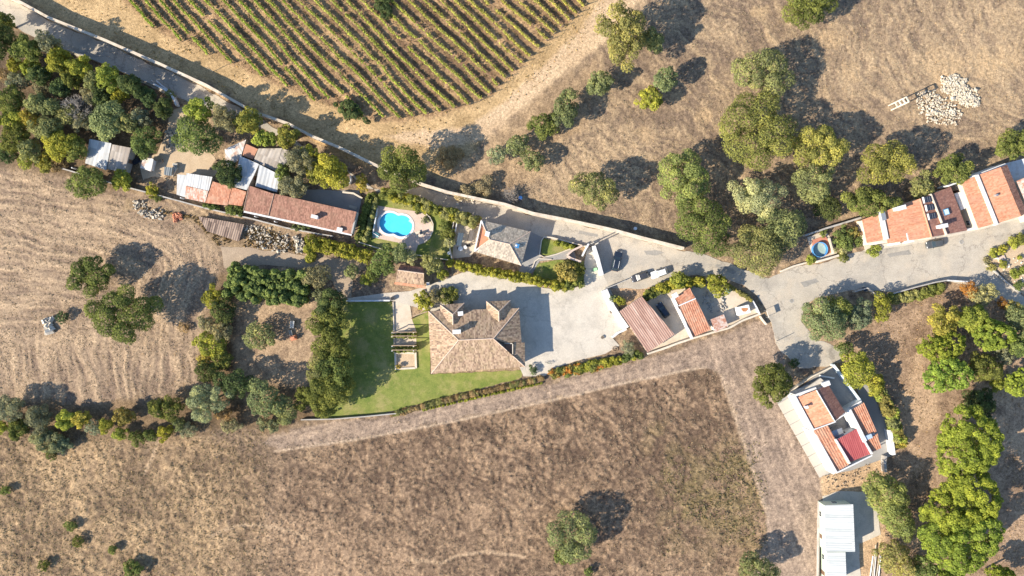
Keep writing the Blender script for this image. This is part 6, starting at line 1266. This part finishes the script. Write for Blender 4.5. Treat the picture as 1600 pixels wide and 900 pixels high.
rubble('rubble', 'stones in the junction garden', (1548, 425, 1590, 400, 1610, 420, 1600, 450, 1570, 434), 60, .15, .45, STONE, 16, .1)
# yard clutter by the sheds
for nm, lab, cat_, px, py, dims, rz_, m_ in (('crate', 'brown crate in front of the small dark slatted shelter', 'crate', 252, 252, (1.0, .8, .7), .3, WOOD), ('crate', 'pale crate at the right of the small dark slatted shelter', 'crate', 275, 258, (1.2, .7, .6), -.2, STONE), ('sheet_stack', 'stack of pale sheets leaning at the left of the lean-to', 'stack', 272, 268, (2.4, 1.0, .5), 1.1, CREAM), ('tarpaulin', 'blue-grey tarpaulin bundle between the wood shed and white hut', 'tarpaulin', 214, 252, (1.8, 1.2, .6), .5, PVM), ('plank_pile', 'pile of planks on the sandy yard below the big dark tree', 'planks', 334, 258, (2.6, .6, .4), .9, WOOD), ('pallet', 'grey pallet on the yard behind the long house', 'pallet', 552, 324, (2.0, .7, .25), -.3, STONE)):
    x, y, _ = W(px, py); root = empty(nm, (x, y, 0), lab, cat_)
    for k in range(4):
        o_ = (k - 1.5) * dims[1] / 4; mb = MB(); mb.box((x - math.sin(rz_) * o_, y + math.cos(rz_) * o_, .02), (dims[0] * (1 - .06 * (k % 2)), dims[1] / 4 - .03, dims[2] * (.86 + .07 * (k % 3))), rz_ + .03 * (k - 1)); mb.build('slat' if nm != 'tarpaulin' else 'fold', m_, root)
for px, py, lab in ((1502, 378, 'round iron manhole cover on the upper road beside the shade-darkened roof'), (1237, 470, 'round iron manhole cover at the road junction')):
    x, y, _ = W(px, py); root = empty('manhole_cover', (x, y, 0), lab, 'manhole cover'); mb = MB(); mb.tube((x, y, .02), (x, y, .05), .42, .42, 16); mb.build('lid', TARP, root); mb = MB(); mb.ring((x, y, .045), .45, .03, n=16); mb.build('rim', METAL, root)
# enclosure things
root = empty('garden_cart', (W(457, 507)[0], W(457, 507)[1], 0), 'small pale flat cart in the dirt enclosure', 'cart')
x, y, _ = W(457, 507, .6); mb = MB(); mb.box((x, y, .45), (.75, 1.75, .2), R(-6)); mb.build('bed', STONE, root)
for s in (-1, 1): mb = MB(); mb.box((x + s * .38, y, .6), (.08, 1.7, .35), R(-6)); mb.build('side_board', WPAINT, root)
for s in (-1, 1):
    for t in (-1, 1): mb = MB(); mb.tube((x + s * .42, y + t * .6, .25), (x + s * .52, y + t * .6, .25), .25, .25, 10); mb.build('wheel', DARK, root)
root = empty('clay_oven', (W(458, 528)[0], W(458, 528)[1], 0), 'orange clay oven block in the dirt enclosure', 'oven')
x, y, _ = W(458, 528, .8); mb = MB(); mb.box((x, y, 0), (1.5, 1.2, .8), .3, .9); mb.build('base', TERRA, root); mb = MB(); mb.box((x + .2, y + .1, .8), (.7, .8, .5), .3, .6); mb.build('dome', TERRA, root)
root = empty('stone_trough', (W(454, 520)[0], W(454, 520)[1], 0), 'narrow pale trough between cart and clay oven', 'trough'); x, y, _ = W(454, 520, .5)
for s in (-1, 1): mb = MB(); mb.box((x + s * .3, y, 0), (.12, 1.3, .5), .2); mb.build('side', CREAM, root)
mb = MB(); mb.box((x, y, 0), (.5, 1.2, .3), .2); mb.build('floor', GSTONE, root)
# patio furniture
root = empty('brown_canopy', (W(735, 370)[0], W(735, 370)[1], 0), 'rectangular dark slatted canopy on the patio', 'canopy')
q = G(729.5, 375.5, 2.3, 738, 377.5, 2.3, 741.5, 360.5, 2.4, 734, 359.5, 2.4); mb = MB(); slope(mb, q, .3, .05, .08); mb.build('roof', roofmat('dark_slats', [(.07, .06, .052), (.11, .095, .082), (.15, .13, .115)], .3, 3), root)
for p in q: mb = MB(); mb.box((p[0] * .998, p[1] * .998, 0), (.12, .12, 2.28)); mb.build('post', WOOD, root)
root = empty('glass_canopy', (W(718, 372)[0], W(718, 372)[1], 0), 'blue-grey glass canopy at the left of the patio', 'canopy')
q = G(712, 383, 2.2, 720.5, 385, 2.2, 725, 364.5, 2.3, 716.5, 363.5, 2.3); mb = MB(); slope(mb, q, .7, .03, .06); mb.build('roof', plain('blue_grey_sheet', (.05, .075, .10), .8), root)
for p in q: mb = MB(); mb.box((p[0], p[1], 0), (.1, .1, 2.2)); mb.build('post', METAL, root)
def table(label, px, py, r=.55, mat=WPAINT):
    x, y, _ = W(px, py, .75); root = empty('garden_table', (x, y, 0), label, 'table', 'round tables in the gardens'); mb = MB(); mb.tube((x, y, .70), (x, y, .75), r, r, 14); mb.build('tabletop', mat, root); mb = MB(); mb.tube((x, y, 0), (x, y, .7), .06, .05, 8); mb.build('leg', METAL, root)
table('round white table in the patio shade', 719.5, 388.5, .6); table('smaller white table nearer the patio centre', 727, 386, .45); table('white table on the lawn left of the patio', 701.5, 395.5, .4)
def chair(label, px, py, rz, mat=DARK):
    x, y, _ = W(px, py); root = empty('garden_chair', (x, y, 0), label, 'chair', 'garden chairs'); c, s = math.cos(rz), math.sin(rz)
    mb = MB(); mb.box((x, y, .42), (.5, .5, .06), rz); mb.build('seat', mat, root); mb = MB(); mb.box((x - .24 * c, y - .24 * s, .48), (.06, .5, .5), rz); mb.build('backrest', mat, root)
    for a in (-.2, .2):
        for b in (-.2, .2): mb = MB(); mb.box((x + a * c - b * s, y + a * s + b * c, 0), (.05, .05, .42), rz); mb.build('leg', mat, root)
chair('dark chair upper of two on the patio', 730, 384, 1.0); chair('dark chair right of the other patio chair', 733.5, 383, 2.4); chair('dark chair left of the white patio table', 716.5, 388, 0.2); chair('dark garden chair standing alone on the lower lawn', 526, 641, .4)
def lounger(label, px, py, rz, mat):
    x, y, _ = W(px, py); root = empty('sun_lounger', (x, y, 0), label, 'sun lounger', 'sun loungers on the pool deck'); c, s = math.cos(rz), math.sin(rz)
    mb = MB(); mb.box((x + .3 * c, y + .3 * s, .28), (1.3, .62, .08), rz); mb.build('seat', mat, root)
    mb = MB(); p = [(-.35, -.31, .32), (-.35, .31, .32), (-.9, .31, .72), (-.9, -.31, .72)]; vs = [(x + a * c - b * s, y + a * s + b * c, z) for a, b, z in p]; mb.add(vs + [(v[0], v[1], v[2] - .06) for v in vs], [(0, 1, 2, 3), (4, 5, 6, 7), (0, 1, 5, 4), (1, 2, 6, 5), (2, 3, 7, 6), (3, 0, 4, 7)]); mb.build('backrest', mat, root)
    for a in (-.3, .85):
        for b in (-.26, .26): mb = MB(); mb.box((x + a * c - b * s, y + a * s + b * c, 0), (.06, .06, .28), rz); mb.build('leg', WPAINT, root)
lounger('pale sun lounger nearest the figure-eight pool', 651, 364, .35, CREAM); lounger('pale sun lounger second from the figure-eight pool', 656, 368, .35, CREAM); lounger('dark-cushioned sun lounger farther along the deck edge', 662, 363, .35, PGREY)
root = empty('pool_cover', (W(587, 366)[0], W(587, 366)[1], 0), 'teal folded pool cover in the lower left deck corner', 'cover'); x, y, _ = W(587.5, 366.5)
mb = MB(); mb.box((x, y, .05), (1.7, 1.0, .3), R(-32), .85); mb.build('sheet', plain('teal_plastic', (.1, .32, .32), .5), root); mb = MB(); mb.tube((x - .8, y + .5, .45), (x + .8, y - .5, .45), .1, .1, 8); mb.build('roller', WPAINT, root)
plant('agave', 'plant', 664, 344, 6, 1.0, 'blue', 'spiky pale plant on the right of the pool deck', bush=True); plant('potted_plant', 'plant', 652, 332, 3, 1.0, 'dark', 'small dark potted plant at the top of the pool deck', bush=True)
# courtyard things
root = empty('wagon_wheel', (W(961, 546)[0], W(961, 546)[1], 0), 'brown wooden wagon wheel at the lower courtyard corner', 'wheel'); x, y, _ = W(961, 545.5, .3)
mb = MB(); mb.ring((x, y, .2), .62, .07, n=20); mb.build('rim', WOOD, root); mb = MB(); mb.tube((x, y, .08), (x, y, .34), .12, .12, 10); mb.build('hub', WOOD, root)
for i in range(8): a = i * math.pi / 4; mb = MB(); mb.tube((x + .1 * math.cos(a), y + .1 * math.sin(a), .2), (x + .6 * math.cos(a), y + .6 * math.sin(a), .2), .035, .03, 5); mb.build('spoke', WOOD, root)
root = empty('bicycle', (W(857, 567)[0], W(857, 567)[1], 0), 'green bicycle standing at the bottom of the courtyard', 'bicycle'); x, y, _ = W(857, 567); GP = plain('green_paint', (.08, .22, .14), .4); a = -.25
for s in (-1, 1):
    mb = MB(); mb.ring((x + s * .52 * math.cos(a), y + s * .52 * math.sin(a), .34), .32, .03, 'y', 18, 5, rz=a); wh = mb.build('wheel', DARK, root)
def bp_(f, z): return (x + f * math.cos(a), y + f * math.sin(a), z)
mb = MB()
for p, q in ((bp_(-.52, .34), bp_(-.15, .85)), (bp_(-.52, .34), bp_(-.02, .3)), (bp_(-.02, .3), bp_(-.15, .85)), (bp_(-.02, .3), bp_(.38, .82)), (bp_(-.13, .8), bp_(.38, .82)), (bp_(.38, .9), bp_(.52, .34))): mb.tube(p, q, .028, .028, 6)
mb.build('frame', GP, root); mb = MB(); x0, y0, z0 = bp_(-.16, .9); mb.box((x0, y0, z0), (.26, .15, .06), a); mb.build('saddle', DARK, root)
mb = MB(); x0, y0, z0 = bp_(.37, .98); mb.tube((x0 - .25 * math.sin(a), y0 + .25 * math.cos(a), z0), (x0 + .25 * math.sin(a), y0 - .25 * math.cos(a), z0), .02, .02, 6); mb.build('handlebar', METAL, root)
def pot(label, px, py, r=.3, h=.5, mat=GREYW):
    x, y, _ = W(px, py); root = empty('planter', (x, y, 0), label, 'planter', 'planters in the courtyard'); mb = MB(); mb.tube((x, y, 0), (x, y, h), r * .8, r, 12); mb.build('pot', mat, root); mb = MB(); mb.tube((x, y, h - .05), (x, y, h + .012), r * .85, r * .85, 12); mb.build('soil', BARK, root)
pot('round grey planter near the right courtyard wall', 941, 527, .45, .4); pot('dark planter by the white courtyard wall', 955, 487, .4, .6, DARK)
root = empty('waste_bin', (W(930, 421)[0], W(930, 421)[1], 0), 'light green waste bin against the courtyard wall', 'bin'); x, y, _ = W(930.5, 421, 1); LG = plain('light_green_plastic', (.3, .6, .3), .5)
mb = MB(); mb.box((x, y, .1), (.75, .65, .9), .2, 1.0); mb.build('body', LG, root); mb = MB(); mb.box((x, y, 1.0), (.8, .72, .08), .2); mb.build('lid', LG, root)
for s in (-1, 1): mb = MB(); mb.tube((x + s * .3, y + .3, .12), (x + s * .36, y + .3, .12), .12, .12, 8); mb.build('wheel', DARK, root)
root = empty('garden_bench', (W(614, 468)[0], W(614, 468)[1], 0), 'round dark well head at the end of the lawn wall', 'well'); x, y, _ = W(613.5, 466.5); root.name = 'well_head'
mb = MB(); mb.tube((x, y, 0), (x, y, .8), .55, .5, 14); mb.build('kerb', GREYW, root); mb = MB(); mb.tube((x, y, .8), (x, y, .86), .42, .42, 14); mb.build('lid', DARK, root)
root = empty('garden_gate', (W(655, 490)[0], W(655, 490)[1], 0), 'timber garden gate frame at the top left of the main house', 'gate')
for px, py in ((645, 497), (646, 517)): x, y, _ = W(px, py); mb = MB(); mb.box((x, y, 0), (.25, .25, 2.2)); mb.build('post', WOOD, root)
mb = MB(); bar(mb, (645, 494), (667, 487), 2.3, 2.1, .25); mb.build('beam', WOOD, root)
# stacked poles by the barn
root = empty('pole_stack', (W(1362, 890)[0], W(1362, 890)[1], 0), 'stack of long white poles on the right of the barn yard', 'poles')
for i, (a, b) in enumerate((((1358, 905), (1363, 868)), ((1361, 908), (1367, 850)), ((1364, 906), (1368, 862)), ((1367, 905), (1373, 866)), ((1371, 908), (1375, 868)))):
    p, q = W(*a), W(*b); mb = MB(); mb.tube((p[0], p[1], .3 + .15 * (i % 2)), (q[0], q[1], .32 + .15 * (i % 2)), .13, .13, 6); mb.build('pole', WPAINT if i % 2 == 0 else GSTONE, root)
root = empty('plank', (W(1290, 589)[0], W(1290, 589)[1], 0), 'long white plank on the white house court', 'plank'); mb = MB(); bar(mb, (1281, 587), (1304, 591), .5, .2, .35); mb.build('board', WPAINT, root)
tag(root, None)
root = empty('garden_slab', (W(1562, 405)[0], W(1562, 405)[1], 0), 'pink slab with a white post in the junction garden', 'slab'); mb = MB(); mb.prism(PX(1557, 402, 1567, 398, 1570, 405, 1560, 410), 0, .4); mb.build('slab', PINK, root)
x, y, _ = W(1553, 404); mb = MB(); mb.box((x, y, 0), (.25, .25, 1.4)); mb.build('post', WPAINT, root)
for nm, lab, px, py, s, m_ in (('water_drum', 'teal water drum in the cottage yard', 1139, 454, .55, plain('teal_drum', (.25, .5, .5), .5)), ('water_drum', 'blue drum in the shaded gate corner', 1352, 452, .5, PDARK), ('scrap_drum', 'blue plastic drum behind the road wall', 813, 309, .5, plain('blue_plastic', (.06, .2, .5), .4)), ('white_box', 'small white box behind the road wall near the pole shadow', 993, 357, .4, WPAINT)):
    x, y, _ = W(px, py, .9); root = empty(nm, (x, y, 0), lab, 'drum' if 'drum' in nm else 'box'); mb = MB(); mb.tube((x, y, 0), (x, y, .9), s, s, 14); mb.build('barrel', m_, root); mb = MB(); mb.tube((x, y, .9), (x, y, .95), s * .95, s * .95, 14); mb.build('lid', m_, root)
